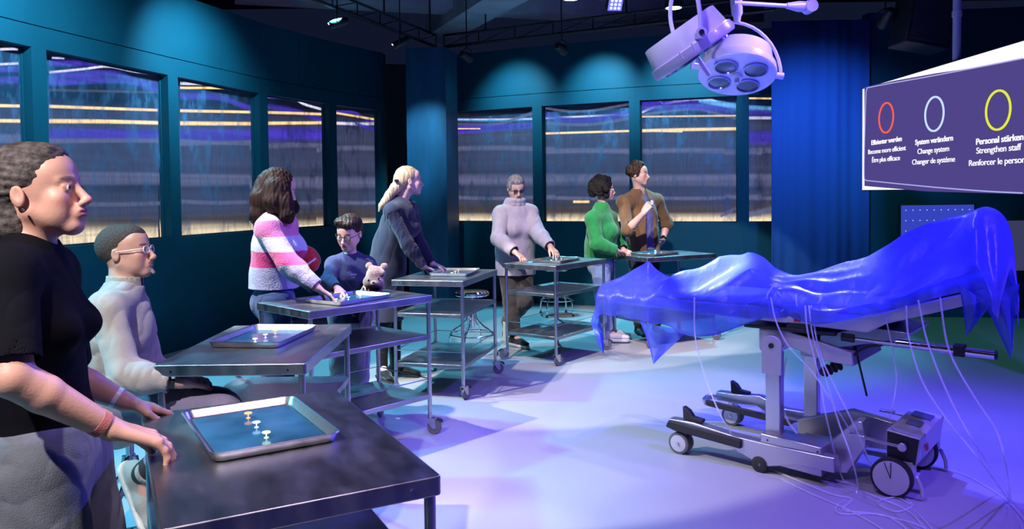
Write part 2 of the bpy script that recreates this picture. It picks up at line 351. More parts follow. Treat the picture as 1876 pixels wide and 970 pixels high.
# ---------------------------------------------------------------- room shell
b = MB(); b.box((1.5, 4.6, -.05), (15, 15.4, .1)); struct(b.build('floor', 'floor', smooth=0))
b = MB(); b.box((1.5, 4.6, 4.55), (15, 15.4, .1)); struct(b.build('ceiling', 'ceiling', smooth=0))
ZS, ZT, ZW = 1.15, 2.78, 3.62          # sill, head of the windows, top of the wall
def P2(px, Y): p = at_y(px, 350, Y); return (float(p[0]), float(p[1]))
LEFT = [P2(-330, 4.75), P2(79, 6.35), P2(322, 7.86), P2(486, 9.30), P2(612, 10.45), P2(706, 11.35)]
BACK = [P2(824, 11.62), P2(985, 10.97), P2(1163, 10.42), P2(1361, 9.99), P2(1520, 9.80)]
MW = .145; TH = .13
panes = []
def build_wall(poly, name, n0, mullions=True):
    b = MB(); info = []
    pts = [Vector((p[0], p[1], 0)) for p in poly]
    for i in range(len(pts) - 1):
        a, c = pts[i], pts[i + 1]; d = (c - a); L = d.length; d.normalize(); nrm = Vector((-d.y, d.x, 0))
        if nrm.dot(-(a + c) / 2 + Vector((.5, 3, 0))) < 0: nrm = -nrm       # points into the room
        ang = math.atan2(d.y, d.x); R = Matrix.Rotation(ang, 3, 'Z'); mid = (a + c) / 2 - nrm * TH / 2
        def bx(cx, w_, z0, z1, th=TH, off=0): 
            p = a + d * cx - nrm * (th / 2 + off); b.box((p.x, p.y, (z0 + z1) / 2), (w_, th, z1 - z0), R)
        bx(L / 2, L, 0, ZS); bx(L / 2, L, ZT, 2.955); bx(L / 2, L, 2.963, ZW)
        b.box((mid.x - nrm.x * .01, mid.y - nrm.y * .01, 2.959), (L, TH - .03, .01), R, 1)
        bx(L / 2, .006, 2.966, ZW - .01, TH + .002, -.002)
        bx(MW / 4, MW / 2, ZS, ZT); bx(L - MW / 4, MW / 2, ZS, ZT)
        info.append((a, d, L, nrm, R))
    struct(b.build(name, ['wall', 'seam'], smooth=0))
    return info
infoL = build_wall(LEFT, 'wall_left', 1)
infoB = build_wall(BACK, 'wall_back', 6)
NW = [0]
def window(info, strips):
    a, d, L, nrm, R = info; NW[0] += 1
    x0, x1 = MW / 2 + .002, L - MW / 2 - .002
    mid = a + d * (x0 + x1) / 2
    b = MB()                                            # thin frame bead around the pane
    for z in (ZS + .006, ZT - .006): p = mid - nrm * .10; b.box((p.x, p.y, z), (x1 - x0, .03, .012), R)
    for x in (x0 + .006, x1 - .006): p = a + d * x - nrm * .10; b.box((p.x, p.y, (ZS + ZT) / 2), (.012, .03, ZT - ZS), R)
    fr = struct(b.build('window_%d' % NW[0], 'wall', smooth=0))
    b = MB(); p = mid - nrm * .105; b.box((p.x, p.y, (ZS + ZT) / 2), (x1 - x0 - .01, .008, ZT - ZS - .01), R)
    b.build('glass_pane', 'pane', fr, smooth=0)
    def onp(px, py, off):
        q = a - nrm * off; return at_plane(px, py, (q.x, q.y, 0), nrm)
    for st in strips:
        pts, wpx, m = st; off = .16 + .012 * (len(strips) - strips.index(st))
        path = smoothpath([onp(px, py, off) for px, py in pts], 10)
        # clip to the bay
        path = [p for p in path if -.25 < (Vector(p) - a).dot(d) < L + .25]
        if len(path) < 2: continue
        w_ = wpx / F_PX * float(np.linalg.norm(path[len(path) // 2] - EYE)) / 2
        vs = []; ed = []
        for p in path:
            for k, e_ in ((-1, 0), (-.55, .75), (0, 1), (.55, .75), (1, 0)): vs.append((p[0], p[1], p[2] + w_ * k)); ed.append(e_)
        fs = [(5 * i + k, 5 * i + k + 1, 5 * i + k + 6, 5 * i + k + 5) for i in range(len(path) - 1) for k in range(4)]
        me = bpy.data.meshes.new('reflection_band'); me.from_pydata(vs, [], fs); me.materials.append(MT[m])
        at = me.attributes.new('edge', 'FLOAT', 'POINT'); at.data.foreach_set('value', ed)
        o = bpy.data.objects.new('reflection_band', me); COL.objects.link(o); o.parent = fr  # added glowing ribbon, stands in for a reflection on the panel
    return fr
def H(x0, x1, y, dy=0): return [(x0, y), ((x0 + x1) / 2, y + dy), (x1, y)]
W_ = 'b_white'; G_ = 'b_gold'; PU = 'b_purple'; GR = 'b_grey'; LA = 'b_lav'; WA = 'b_warm'; CY_ = 'b_cyan'; BR = 'b_brown'
def common(x0, x1, ys):      # wide dim reflection bands common to all bays; ys = (mid, mid, mid, low line, warm top, sill)
    a_, b_, c_, l_, t_, s_ = ys; X0, X1 = x0 - 40, x1 + 40
    return [(H(X0, X1, (t_ + s_) / 2 + 6), (s_ - t_) * 1.35, WA), (H(X0, X1, t_ - 10), 52, BR), (H(X0, X1, t_ - 34), 60, GR), (H(X0, X1, c_), 110, GR), (H(X0, X1, a_), 90, GR), (H(X0, X1, b_), 26, LA),
            (H(X0, X1, l_, 4), 9, LA), (H(X0, X1, a_ + 24, -3), 12, LA)]
window(infoL[0], common(-60, 65, (230, 322, 300, 372, 412, 468)) + [([(-40, 93), (30, 90), (66, 98)], 5, W_), ([(-40, 120), (0, 118), (60, 115)], 5, W_), ([(-60, 126), (60, 127)], 12, PU),
       ([(-60, 149), (60, 146)], 14, PU), ([(-40, 193), (70, 195)], 6, G_), ([(-40, 221), (70, 222)], 7, G_), (H(-40, 60, 258), 10, LA)])
window(infoL[1], common(95, 305, (235, 327, 300, 371, 408, 450)) + [([(95, 106), (118, 107)], 4, W_), ([(90, 133), (150, 127), (198, 122), (245, 131), (310, 139)], 5, W_),
       ([(90, 116), (180, 116)], 12, PU), ([(90, 142), (200, 136), (250, 150), (320, 178)], 16, PU), ([(90, 152), (210, 148), (310, 157)], 12, PU), ([(90, 165), (310, 170)], 5, BR),
       ([(90, 195), (200, 199), (320, 203)], 6, G_), ([(90, 222), (200, 223), (320, 226)], 8, G_), (H(90, 320, 246), 22, PU), (H(90, 320, 258), 8, LA)])
window(infoL[2], common(333, 470, (240, 330, 300, 368, 403, 433)) + [([(330, 153), (400, 155), (430, 162), (475, 168)], 6, W_), ([(330, 161), (420, 162), (480, 168)], 5, G_),
       ([(330, 176), (400, 178), (440, 192), (480, 207)], 14, PU), ([(330, 203), (480, 206)], 6, G_), ([(330, 226), (480, 227)], 8, G_), (H(330, 480, 248), 26, PU), (H(330, 480, 258, 4), 7, LA)])
window(infoL[3], common(497, 603, (245, 335, 300, 368, 398, 420)) + [([(490, 177), (535, 180), (560, 192), (610, 206)], 6, W_), ([(490, 177), (545, 180)], 8, PU), ([(490, 195), (545, 205), (610, 228)], 12, PU),
       ([(490, 206), (610, 210)], 6, G_), ([(490, 226), (610, 225)], 7, G_), (H(490, 610, 246), 30, PU)])
window(infoL[4], common(620, 700, (250, 335, 300, 368, 394, 410)) + [([(615, 205), (650, 207), (675, 220), (705, 228)], 7, PU), ([(615, 207), (705, 222)], 5, G_), ([(615, 226), (660, 227), (705, 226)], 7, W_),
       ([(650, 226), (705, 244)], 8, PU)])
window(infoB[0], common(831, 977, (250, 330, 300, 360, 386, 405)) + [([(828, 219), (900, 220), (985, 218)], 6, CY_), ([(828, 219), (985, 218)], 3, W_), ([(828, 229), (900, 229), (950, 216), (985, 203)], 8, LA),
       ([(828, 243), (900, 236), (985, 228)], 13, PU), ([(828, 232), (985, 232)], 9, PU), ([(828, 236), (880, 236)], 3, G_), (H(828, 985, 247), 4, BR)])
window(infoB[1], common(993, 1155, (255, 330, 300, 360, 386, 405)) + [([(990, 196), (1030, 203), (1080, 203), (1160, 190)], 6, LA), ([(990, 217), (1160, 210)], 5, W_), ([(990, 208), (1060, 222), (1160, 206)], 16, PU),
       ([(990, 226), (1080, 228), (1160, 216)], 8, LA), ([(990, 245), (1160, 240)], 5, G_), ([(1050, 370), (1080, 370)], 6, G_), ([(990, 325), (1160, 323)], 14, LA)])
window(infoB[2], common(1172, 1355, (255, 330, 300, 360, 386, 405)) + [([(1168, 210), (1200, 196), (1260, 183), (1300, 183), (1330, 195), (1360, 205)], 6, W_), ([(1190, 185), (1205, 183), (1220, 193), (1240, 183)], 4, W_),
       ([(1168, 212), (1215, 205), (1275, 200), (1320, 210), (1360, 220)], 7, LA), ([(1168, 195), (1250, 192), (1360, 200)], 24, PU), ([(1280, 183), (1320, 190), (1360, 197)], 12, CY_),
       ([(1168, 214), (1360, 212)], 4, G_), ([(1168, 240), (1240, 238), (1360, 236)], 7, G_), ([(1200, 240), (1250, 241)], 5, G_), ([(1320, 396), (1340, 386), (1360, 378)], 8, LA)])
window(infoB[3], common(1368, 1430, (255, 330, 300, 360, 386, 405)) + [([(1362, 216), (1430, 216)], 7, W_), ([(1362, 198), (1430, 202)], 13, CY_), ([(1362, 206), (1430, 208)], 16, PU), ([(1362, 180), (1430, 181)], 4, G_),
       (H(1362, 1430, 252), 30, PU), ([(1362, 396), (1430, 380)], 14, LA)])
# closed backing behind the glowing reflection bands
def backing(poly, name):
    b = MB()
    pts = [Vector((p[0], p[1], 0)) for p in poly]
    for i in range(len(pts) - 1):
        a, c = pts[i], pts[i + 1]; d = (c - a).normalized(); nrm = Vector((-d.y, d.x, 0))
        if nrm.dot(-(a + c) / 2 + Vector((.5, 3, 0))) < 0: nrm = -nrm
        R = Matrix.Rotation(math.atan2(d.y, d.x), 3, 'Z'); m_ = (a + c) / 2 - nrm * .55
        b.box((m_.x, m_.y, 1.9), ((c - a).length + .3, .04, 2.4), R)
    struct(b.build(name, 'backing', smooth=0))
backing(LEFT, 'trim_backing_left'); backing(BACK, 'trim_backing_back')
# corner: dark return walls and the scuffed column
pa = LEFT[-1]; pb = BACK[0]
b = MB(); b.prism([(pa[0] + .02, pa[1] + .1), (pa[0] - .5, pa[1] + 1.0), (pb[0] + .3, pb[1] + 1.0), (pb[0] - .05, pb[1] + .08), (pb[0] - .06, pb[1] + .16), (pb[0] + .1, pb[1] + .9), (pa[0] - .3, pa[1] + .9), (pa[0] - .06, pa[1] + .1)], 0, ZW)
struct(b.build('wall_corner', 'backing', smooth=0))
c0 = at_y(747, 350, 10.35); c1 = at_y(819, 350, 10.3)
b = MB(); b.prism([(c0[0], c0[1]), (c1[0], c1[1]), (c1[0] + .12, c1[1] + .5), (c0[0] + .12, c0[1] + .55)], 0, 3.5)
struct(b.build('trim_column', 'column', smooth=0))
# curtain and right-hand wall
def curtain():
    x0, y0 = at_y(1414, 350, 9.45)[:2]; x1, y1 = at_y(1592, 350, 9.40)[:2]; n = 150; vs = []; fs = []
    for i in range(n + 1):
        t = i / n; x = x0 + (x1 - x0) * t; y = y0 + (y1 - y0) * t + .007 * math.sin(t * 46 + 1.5 * math.sin(t * 9)) + .012 * math.sin(t * 17)
        for z in (0.015, 3.60): vs.append((x, y, z))
        if i: fs.append((2 * i - 2, 2 * i, 2 * i + 1, 2 * i - 1))
    me = bpy.data.meshes.new('curtain'); me.from_pydata(vs, [], fs); me.materials.append(MT['curtain']); me.shade_smooth()
    o = bpy.data.objects.new('curtain', me); COL.objects.link(o)
    s_ = o.modifiers.new('thick', 'SOLIDIFY'); s_.thickness = .006
    tag(o, 'tall dark blue curtain hanging between the back windows and the right wall', 'curtain')
curtain()
b = MB(); a0 = at_y(1588, 350, 9.52); a1 = at_y(1876, 350, 9.2)
b.prism([(a0[0], a0[1]), (8.9, a1[1] - .3), (8.9, a1[1]), (a0[0], a0[1] + .15)], 0, 3.70)
struct(b.build('wall_right', 'wall', smooth=0))
b = MB(); b.prism([(a0[0], a0[1] - .03), (8.9, a1[1] - .33), (8.9, a1[1] - .31), (a0[0], a0[1] - .005)], 0.005, .10)
struct(b.build('baseboard_right', 'curtain', smooth=0))
# concrete beams under the ceiling
def zpoly(pts, z): return [tuple(at_z(px, py, z)[:2]) for px, py in pts]
b = MB(); b.prism(zpoly([(780, 67), (812, 83), (1010, -22), (930, -30)], 4.0), 4.0, 4.5); struct(b.build('trim_beam_diagonal', 'beam', smooth=0))
b = MB(); b.prism(zpoly([(430, 8), (1010, 37), (1250, 50), (1400, 40), (1250, 38), (1010, 24), (430, -6)], 4.15), 4.15, 4.5); struct(b.build('trim_beam_cross', 'beam', smooth=0))
# ---------------------------------------------------------------- lighting rails and heads
def rail(p, q, label):
    b = MB(); p = np.array(p); q = np.array(q); d = q - p; L = np.linalg.norm(d)
    for dz, r in ((0, .022), (.16, .016)): b.cyl(p + [0, 0, dz], q + [0, 0, dz], r, seg=8)
    n = int(L / .5)
    for i in range(n + 1):
        a = p + d * i / max(n, 1); b.cyl(a, a + [0, 0, .16], .008, seg=6)
        if i < n: c = p + d * (i + 1) / n; b.cyl(a, c + [0, 0, .16], .006, seg=6)
    for t in (.15, .6, .95):
        a = p + d * t; b.cyl(a + [0, 0, .16], [a[0], a[1], 4.5], .012, seg=6)
    return tag(b.build('lighting_rail', 'black', smooth=30), label, 'lighting rail')
rc = at_z(803, 86, 3.62)
rail(at_z(500, -30, 3.62), rc + [-.03, -.02, 0], 'black lighting rail running above the left windows towards the corner column')
rail(rc + [.08, 0, 0], at_z(1420, 18, 3.62), 'black lighting rail running above the back windows')
def head(px, py, Y, aim, label, top=4.5):
    p = Vector(at_y(px, py, Y)); t = thing('track_spotlight', label, 'spotlight', p)
    d = (Vector(aim) - p).normalized(); R = align(d)
    b = MB(); b.lathe([(.0, -.13), (.035, -.13), (.05, -.10), (.055, .08), (.05, .085), (.0, .06)], R=R, seg=20); b.build('lamp_body', 'black', t)
    for s in (-1, 1):
        pass
    b = MB(); s_ = R @ Vector((1, 0, 0)); h = top - p.z
    b.tube([s_ * .065, s_ * .07 + Vector((0, 0, .07)), Vector((0, 0, .11)), -s_ * .07 + Vector((0, 0, .07)), -s_ * .065], .007, 6)
    b.cyl((0, 0, .10), (0, 0, max(h, .14)), .008, seg=6); b.build('bracket', 'black', t)
    b = MB()
    for s in (-1, 1): q = R @ Vector((.02 * s, .03, .087)); MB().ball(q, .006, seg=8, rings=6).build('indicator_light', 'led_white', t)
    pass
head(618, 44, 8.6, (-3.3, 8.4, 3.0), 'black track spotlight with small white points, leftmost on the rail over the left windows')
head(733, 80, 9.6, (-2.6, 9.6, 2.8), 'black track spotlight beside the corner column, right end of the left rail')
head(855, 104, 9.7, (.05, 11.0, 3.0), 'black track spotlight just right of the corner column on the back rail')
head(1029, 90, 9.3, (1.3, 10.5, 3.0), 'black track spotlight over the middle of the back windows')
head(1622, 36, 7.6, (3.5, 9.4, 2.0), 'black spotlight hanging above the blue curtain', 4.4)
# loudspeaker box on the ceiling, right
p = at_y(1692, 30, 7.4); t = thing('ceiling_speaker', 'large black loudspeaker box hanging from the ceiling beside the white pole', 'loudspeaker', p)
b = MB(); R = Matrix.Rotation(.18, 3, 'Y'); b.box((0, 0, 0), (.42, .35, .62), R); b.build('cabinet', 'black', t, bevel=.012)
b = MB(); b.box((0, -.18, 0), (.36, .012, .54), R); b.build('grille', 'blackr', t, bevel=.003)
b = MB(); b.cyl((0, 0, .3), (0, 0, 4.5 - p[2]), .02); b.build('bracket', 'black', t)
# ceiling lamps that show: two white downlights and one blue flood
for px, py, Y, lab in ((1046, -2, 8.0, 'white glowing downlight at the top edge, left of the blue flood lamp'), (1234, 15, 8.3, 'white glowing downlight to the right of the blue flood lamp')):
    p = at_y(px, py, Y); t = thing('downlight', lab, 'ceiling lamp', p)
    b = MB(); b.lathe([(.0, .09), (.09, .09), (.10, .0), (.085, 0), (.075, .03), (0, .03)], seg=24); b.build('housing', 'black', t)
    b = MB(); b.lathe([(0, .0), (.078, .0), (.078, .02), (0, .02)], seg=24); b.build('lens', 'led_white', t)
    b = MB(); b.cyl((0, 0, .09), (0, 0, 4.5 - p[2]), .012, seg=8); b.build('stem', 'black', t)
p = at_y(1126, 4, 8.2); t = thing('led_flood', 'blue glowing square flood lamp hanging from the dark ceiling', 'ceiling lamp', p)
R = align((.1, -.75, -.65)); b = MB(); b.box((0, 0, 0), (.17, .17, .08), R); b.build('housing', 'black', t, bevel=.008)
b = MB(); q = R @ Vector((0, 0, .045)); b.box(q, (.145, .145, .006), R); b.build('face', 'led_blue', t)
b = MB()
for i in range(3):
    for j in range(3): q = R @ Vector((.042 * (i - 1), .042 * (j - 1), .052)); b.ball(q, .013, seg=8, rings=6)
b.build('diode', 'led_core', t)
b = MB(); b.cyl((0, 0, .03), (0, 0, 4.5 - p[2]), .012, seg=8); b.build('bracket', 'black', t)

# ---------------------------------------------------------------- surgical lamps
def lamp_head(t, c, n, xd, dia, thick):
    """drum with four lenses in its face; n = direction the face looks"""
    z = Vector(n).normalized(); x = (Vector(xd) - z * Vector(xd).dot(z)).normalized(); y = z.cross(x)
    R = Matrix((x, y, z)).transposed(); r = dia / 2; c = Vector(c)
    b = MB(); b.lathe([(0, -thick), (r * .80, -thick), (r * .86, -thick * .97), (r * .92, -thick * .35), (r * .93, -thick * .33), (r * .985, -thick * .30), (r, -.012), (r * .99, 0)], c, R, 64)
    b.build('housing', 'lampgrey', t, smooth=40)
    b = MB(); b.lathe([(r * .99, -.004), (r * .97, .006), (0, .010)], c, R, 64); f = b.build('lamp_face', 'white', t, smooth=40)
    for k in range(4):
        a = PI / 4 + k * PI / 2; q = c + R @ Vector((math.cos(a) * r * .53, math.sin(a) * r * .53, .010))
        b = MB(); b.lathe([(r * .31, -.004), (r * .31, .010), (r * .27, .012), (r * .255, .002)], q, R, 32); o = b.build('lens_ring', 'lensring', f)
        b = MB(); b.lathe([(r * .26, .002), (r * .20, -.010), (r * .0, -.016)], q, R, 32); b.build('lens', 'lens', o)
    return R
t = thing('surgical_lamp', 'round four-lens surgical lamp facing down over the operating table', 'surgical lamp', at_z(1350, 250, 2.2) * 0 + at_y(1350, 137, 5.1))
org = Vector(t.location); dia = .5
vd = (Vector(EYE) - org).normalized(); n1 = Vector((vd.x * .42 - .03, vd.y * .42, -.905)).normalized()
R1 = lamp_head(t, (0, 0, 0), n1, (1, .0, 0), dia, .17)
xr = R1 @ Vector((1, 0, 0)); up1 = -n1
hub = up1 * .07
for s in (-1, 1):
    MB().cyl(xr * s * .235 + hub * .4, xr * s * .30 + hub * .4, .022, seg=16).build('pivot', 'lampgrey', t)
b = MB(); arc = []
for k in range(19):
    a = PI * k / 18; arc.append(xr * math.cos(a) * .285 + (Vector((0, 0, 1)) * .92 + up1 * .2) * (math.sin(a) * .29) + hub * .4)
b.tube(arc, .011, 10); b.build('yoke', 'lampgrey', t)
st = arc[9]; b = MB(); top = Vector(at_y(1345, -40, 5.1)) - org
b.tube([st, st + Vector((0, 0, .04)), (st.x, st.y, .40), (st.x - .01, st.y, .55)], [.020, .026, .036, .04], 16); b.build('stem', 'lampgrey', t)
pk = Vector(at_y(1478, 13, 5.25)) - org; p0_ = Vector(at_y(1350, 5, 5.1)) - org
b = MB(); b.tube([p0_ - Vector((.02, 0, 0)), p0_ + (pk - p0_) * .72], .014, 12); b.build('arm', 'lampgrey', t)
b = MB(); b.tube([p0_ + (pk - p0_) * .70, p0_ + (pk - p0_) * .88, pk + Vector((.03, 0, 0))], [.018, .036, .034], 16); b.cyl(pk + Vector((.02, -.05, .0)), pk + Vector((.02, .05, 0)), .04); b.build('elbow', 'lampgrey', t)
b = MB(); b.cyl(pk + Vector((.03, 0, 0)), (pk.x + .03, pk.y, 4.5 - org.z), .028); b.build('ceiling_post', 'lampgrey', t)
b = MB(); hz = n1 * .012; b.cyl(hz, hz + n1 * .02, .035, seg=20); b.tube([hz + n1 * .02, hz + n1 * .055 - R1 @ Vector((0, .0, 0))], [.016, .014], 12); b.build('handle', 'lampgrey', t)

t = thing('surgical_lamp', 'tilted surgical lamp seen edge-on, left of the four-lens one', 'surgical lamp', at_y(1259, 78, 4.25))
org = Vector(t.location)
# face normal: towards the lower right of the view, slightly away
rr = Vector(RT); uu = Vector(UP); ff = Vector(FW)
n2 = (rr * .56 - uu * .80 + ff * .06).normalized()
cface = n2 * .075
R2 = lamp_head(t, cface, n2, tuple(ff), .5, .165)
fx = R2 @ Vector((1, 0, 0))
side = -ff                                                # pivot seen on the near side
for s in (-1, 1): b = MB(); b.cyl(side * s * .235 + cface - n2 * .06, side * s * .285 + cface - n2 * .06, .028, seg=20); b.cyl(side * s * .285 + cface - n2 * .06, side * s * .292 + cface - n2 * .06, .014, seg=14, mi=1); b.build('pivot', ['lampgrey', 'black'], t)
b = MB(); pc = cface - n2 * .06; top2 = Vector(at_y(1285, -150, 4.25)) - org
b.tube(smoothpath([pc + side * .27, pc + side * .27 + uu * .10 - rr * .005, pc + side * .25 + uu * .22 - rr * .02, pc + side * .12 + uu * .36 - rr * .03, pc + uu * .40 - rr * .03, pc - side * .12 + uu * .36 - rr * .05, pc - side * .25 + uu * .22 - rr * .05, pc - side * .27 + uu * .02], 6), .012, 10)
b.build('yoke', 'lampgrey', t)
b = MB(); q = pc + uu * .40 - rr * .03; b.tube([q, (q.x, q.y, 4.5 - org.z)], .02, 12); b.build('ceiling_post', 'lampgrey', t)
b = MB(); b.cyl(cface + n2 * .01, cface + n2 * .14, .014, .012, seg=14); b.build('handle', 'lampgrey', t)
for k, a in enumerate((-.55, -.25)):
    q = cface + side * math.cos(a) * .247 + (R2 @ Vector((0, 1, 0))) * math.sin(a) * .247
    MB().tube([q - n2 * .004, q - n2 * .045], .004, 6).build('clip', 'white', t)

# ---------------------------------------------------------------- projection screen
SX = 3.85
def sc_(px, py, dx=0.): p = at_x(px, py, SX - dx); return Vector(p)
S0 = sc_(1580, 162); S1 = sc_(1580, 350); zt = S0.z; zb = S1.z; yL = S0.y; yR = 4.9
t = thing('projection_screen', 'large hanging screen showing red, blue and yellow rings above three-language captions', 'screen', (SX, (yL + yR) / 2, zb))
def scq(name, pts, m, dx, thick=.002):
    b = MB(); vs = [Vector((-dx, y - (yL + yR) / 2, z - zb)) for y, z in pts]; n = len(vs)
    b.add(vs + [v_ + Vector((thick, 0, 0)) for v_ in vs], [tuple(range(n)), tuple(range(2 * n - 1, n - 1, -1))] + [(i, (i + 1) % n, n + (i + 1) % n, n + i) for i in range(n)])
    return b.build(name, m, t, smooth=0)
b = MB(); b.box((.05, 0, (zt - zb) / 2), (.10, yL - yR, zt - zb)); b.build('frame', 'screenframe', t, bevel=.004)
scq('lit_panel', [(yL - .012, zb + .01), (yR, zb + .01), (yR, zt - .01), (yL - .012, zt - .01)], 'scr_white', .004)
def yz(px, py): p = sc_(px, py); return (float(p.y), float(p.z))
q = [yz(1585, 341), yz(1700, 351), yz(1876, 356), (yR, zb + .011), (yR, zt - .12), yz(1876, 108), yz(1760, 128), yz(1718, 134), yz(1640, 148), yz(1585, 160)]
scq('picture', q, 'scr_body', .008)
# rounded outline
ol = smoothpath([yz(1876, 107), yz(1800, 122), yz(1700, 141), yz(1600, 159), yz(1590, 164), yz(1588, 180), yz(1586, 250), yz(1585, 320), yz(1588, 330), yz(1600, 332), yz(1700, 342), yz(1800, 350), yz(1876, 354)], 5)
b = MB(); b.tube([(-.010, p[0] - (yL + yR) / 2, p[1] - zb) for p in ol], .0055, 6); b.build('outline', 'scr_line', t)
for px, py, pxr, m in ((1625.5, 216, 57 / 2, 'ring_red'), (1714, 209, 65 / 2, 'ring_blue'), (1831, 202, 74 / 2, 'ring_yellow')):
    c = sc_(px, py); R_ = (pxr - 1.5) / F_PX * c.y
    b = MB(); b.tube([(-.012, c.y - (yL + yR) / 2 + R_ * math.cos(a), c.z - zb + R_ * math.sin(a)) for a in [2 * PI * k / 40 for k in range(40)]], .0095, 6, closed=True)
    b.build('ring', m, t)
def text(s, px, py, hpx, bold):
    c = sc_(px, py); cu = bpy.data.curves.new('caption', 'FONT'); cu.body = s; cu.align_x = 'CENTER'; cu.align_y = 'CENTER'
    cu.size = 1.0; cu.extrude = .01; cu.offset = .016 if bold else .002; cu.space_character = .95
    o = bpy.data.objects.new('tmp', cu); COL.objects.link(o); dg = bpy.context.evaluated_depsgraph_get(); dg.update()
    me = bpy.data.meshes.new_from_object(o.evaluated_get(dg)); bpy.data.objects.remove(o, do_unlink=True)
    s_ = hpx / F_PX * c.y
    T = Matrix(((0, 0, -.15, -.011), (-s_ * 1.33, 0, 0, c.y - (yL + yR) / 2), (0, s_, 0, c.z - zb), (0, 0, 0, 1)))
    me.transform(T); me.materials.clear(); me.materials.append(MT['scr_text']); me.name = 'caption'
    o = bpy.data.objects.new('caption', me); COL.objects.link(o); o.parent = t
    return o
text('Effizienter werden', 1625, 258.5, 12.6, True); text('Become more efficient', 1625, 275.5, 12.4, False); text('Être plus efficace', 1624, 292, 12.6, False)
text('System verändern', 1712, 257.5, 14.0, True); text('Change system', 1711, 275.5, 14.0, False); text('Changer de système', 1710.5, 295, 14.0, False)
text('Personal stärken', 1832, 256, 16.5, True); text('Strengthen staff', 1830, 273.5, 16.5, False); text('Renforcer le personnel', 1834, 296, 16.5, False)
pp = at_y(1741, 0, 6.83); yp = pp[1] - (yL + yR) / 2
b = MB(); b.cyl((.05, yp, zt - zb - .02), (.05, yp, 4.5 - zb), .034); b.cyl((.05, yp, 3.05 - zb), (.05, yp, 3.10 - zb), .042); b.build('hanging_pole', 'lampgrey', t)

# wall monitors behind the operating table
def monitor(px0, px1, pyt, Y, wm, label, dots):
    a = at_y(px0, pyt, Y); c = at_y(px1, pyt, Y); W = c[0] - a[0]; Hh = W * .60
    t = thing('monitor', label, 'monitor', ((a[0] + c[0]) / 2, Y, a[2] - Hh))
    b = MB(); b.box((0, .02, Hh / 2), (W, .05, Hh)); b.box((0, .09, Hh / 2), (.2, .12, .2)); b.build('casing', 'screenframe', t, bevel=.005)
    b = MB(); b.box((-.01, -.008, Hh / 2), (W - .05, .004, Hh - .035)); d_ = b.build('display', wm, t)
    if dots:
        b = MB()
        for i in range(10):
            for j in range(4): b.box((-W / 2 + .07 + i * (W - .16) / 9, -.012, Hh - .075 - j * .123), (.010, .003, .010))
        b.build('lit_dots', 'mon_dot', d_)
monitor(1648, 1789, 374, 9.22, 'mon_blue', 'wall monitor with a blue dotted picture behind the draped table', True)
monitor(1838, 2000, 402, 9.02, 'mon_grey', 'dim grey wall monitor at the right edge behind the drape', False)

# ---------------------------------------------------------------- steel trolley tables
L_, W__, H_ = .915, .590, .904
def caster(parent, x, y, ang, brake=True):
    c, s = math.cos(ang), math.sin(ang); off = .028
    wx, wy = x + c * off, y + s * off; R = Matrix.Rotation(ang, 3, 'Z'); RW = R @ Matrix.Rotation(PI / 2, 3, 'X')
    b = MB(); b.cyl((x, y, .098), (x, y, .15), .0135, seg=12); b.box((x + c * .012, y + s * .012, .100), (.055, .036, .008), R)
    for k in (-1, 1): b.prism([(-.022, .098), (.034, .098), (off + .012, .038), (off - .012, .038)], -.002, .002, Matrix.Translation(Vector((x - s * .017 * k, y + c * .017 * k, 0))) @ R.to_4x4() @ Matrix.Rotation(PI / 2, 4, 'X'))
    f = b.build('caster', 'steel', parent, smooth=30)
    b = MB(); b.lathe([(.012, -.013), (.036, -.011), (.043, -.012), (.047, -.006), (.047, .006), (.043, .012), (.036, .011), (.012, .013)], (wx, wy, .047), RW, 28); b.build('wheel', 'rubber', f)
    if brake:
        b = MB(); b.prism([(.045, .105), (.075, .098), (.085, .080), (.074, .076), (.062, .090), (.045, .094)], -.012, .012, Matrix.Translation(Vector((x, y, 0))) @ R.to_4x4() @ Matrix.Rotation(PI / 2, 4, 'X'))
        b.build('brake_pedal', 'blackr', f, bevel=.002)
def make_table():
    t = thing('steel_trolley', '', 'trolley table')
    b = MB(); rc = .012; poly = []
    for cx, cy, a0 in ((L_ - rc, rc, -PI / 2), (L_ - rc, W__ - rc, 0), (rc, W__ - rc, PI / 2), (rc, rc, PI)):
        for k in range(5): a = a0 + k * PI / 8; poly.append((cx + rc * math.cos(a), cy + rc * math.sin(a)))
    b.prism(poly, H_ - .045, H_); b.build('tabletop', 'steeltop', t, bevel=.003)
    b = MB()
    for x, y, nx, ny in ((.06, -.001, 0, -1), (L_ - .06, -.001, 0, -1), (-.001, .07, -1, 0), (-.001, W__ - .07, -1, 0), (L_ + .001, .07, 1, 0), (L_ + .001, W__ - .07, 1, 0)):
        b.cyl((x, y, H_ - .024), (x + nx * .002, y + ny * .002, H_ - .024), .0045, seg=10)
    b.build('screw', 'chrome', t)
    for x, y in ((.022, .022), (L_ - .022, .022), (.022, W__ - .022), (L_ - .022, W__ - .022)):
        b = MB(); b.cyl((x, y, .12), (x, y, H_ - .045), .0135, seg=16); b.build('leg', 'steel', t)
    for z in (.647, .262):
        b = MB(); b.box((L_ / 2, W__ / 2, z - .015), (L_ - .05, W__ - .02, .030)); b.build('shelf', 'steeltop', t, bevel=.003)
    b = MB(); q = [(.022, .022), (L_ - .022, .022), (L_ - .022, W__ - .022), (.022, W__ - .022)]
    for i in range(4): b.cyl((*q[i], .360), (*q[(i + 1) % 4], .360), .0035, seg=8)
    b.build('guard_rail', 'chrome', t)
    for (x, y), a in zip(q, (-.35, -.9, .6, 2.4)): caster(t, x, y, a, True)
    return t
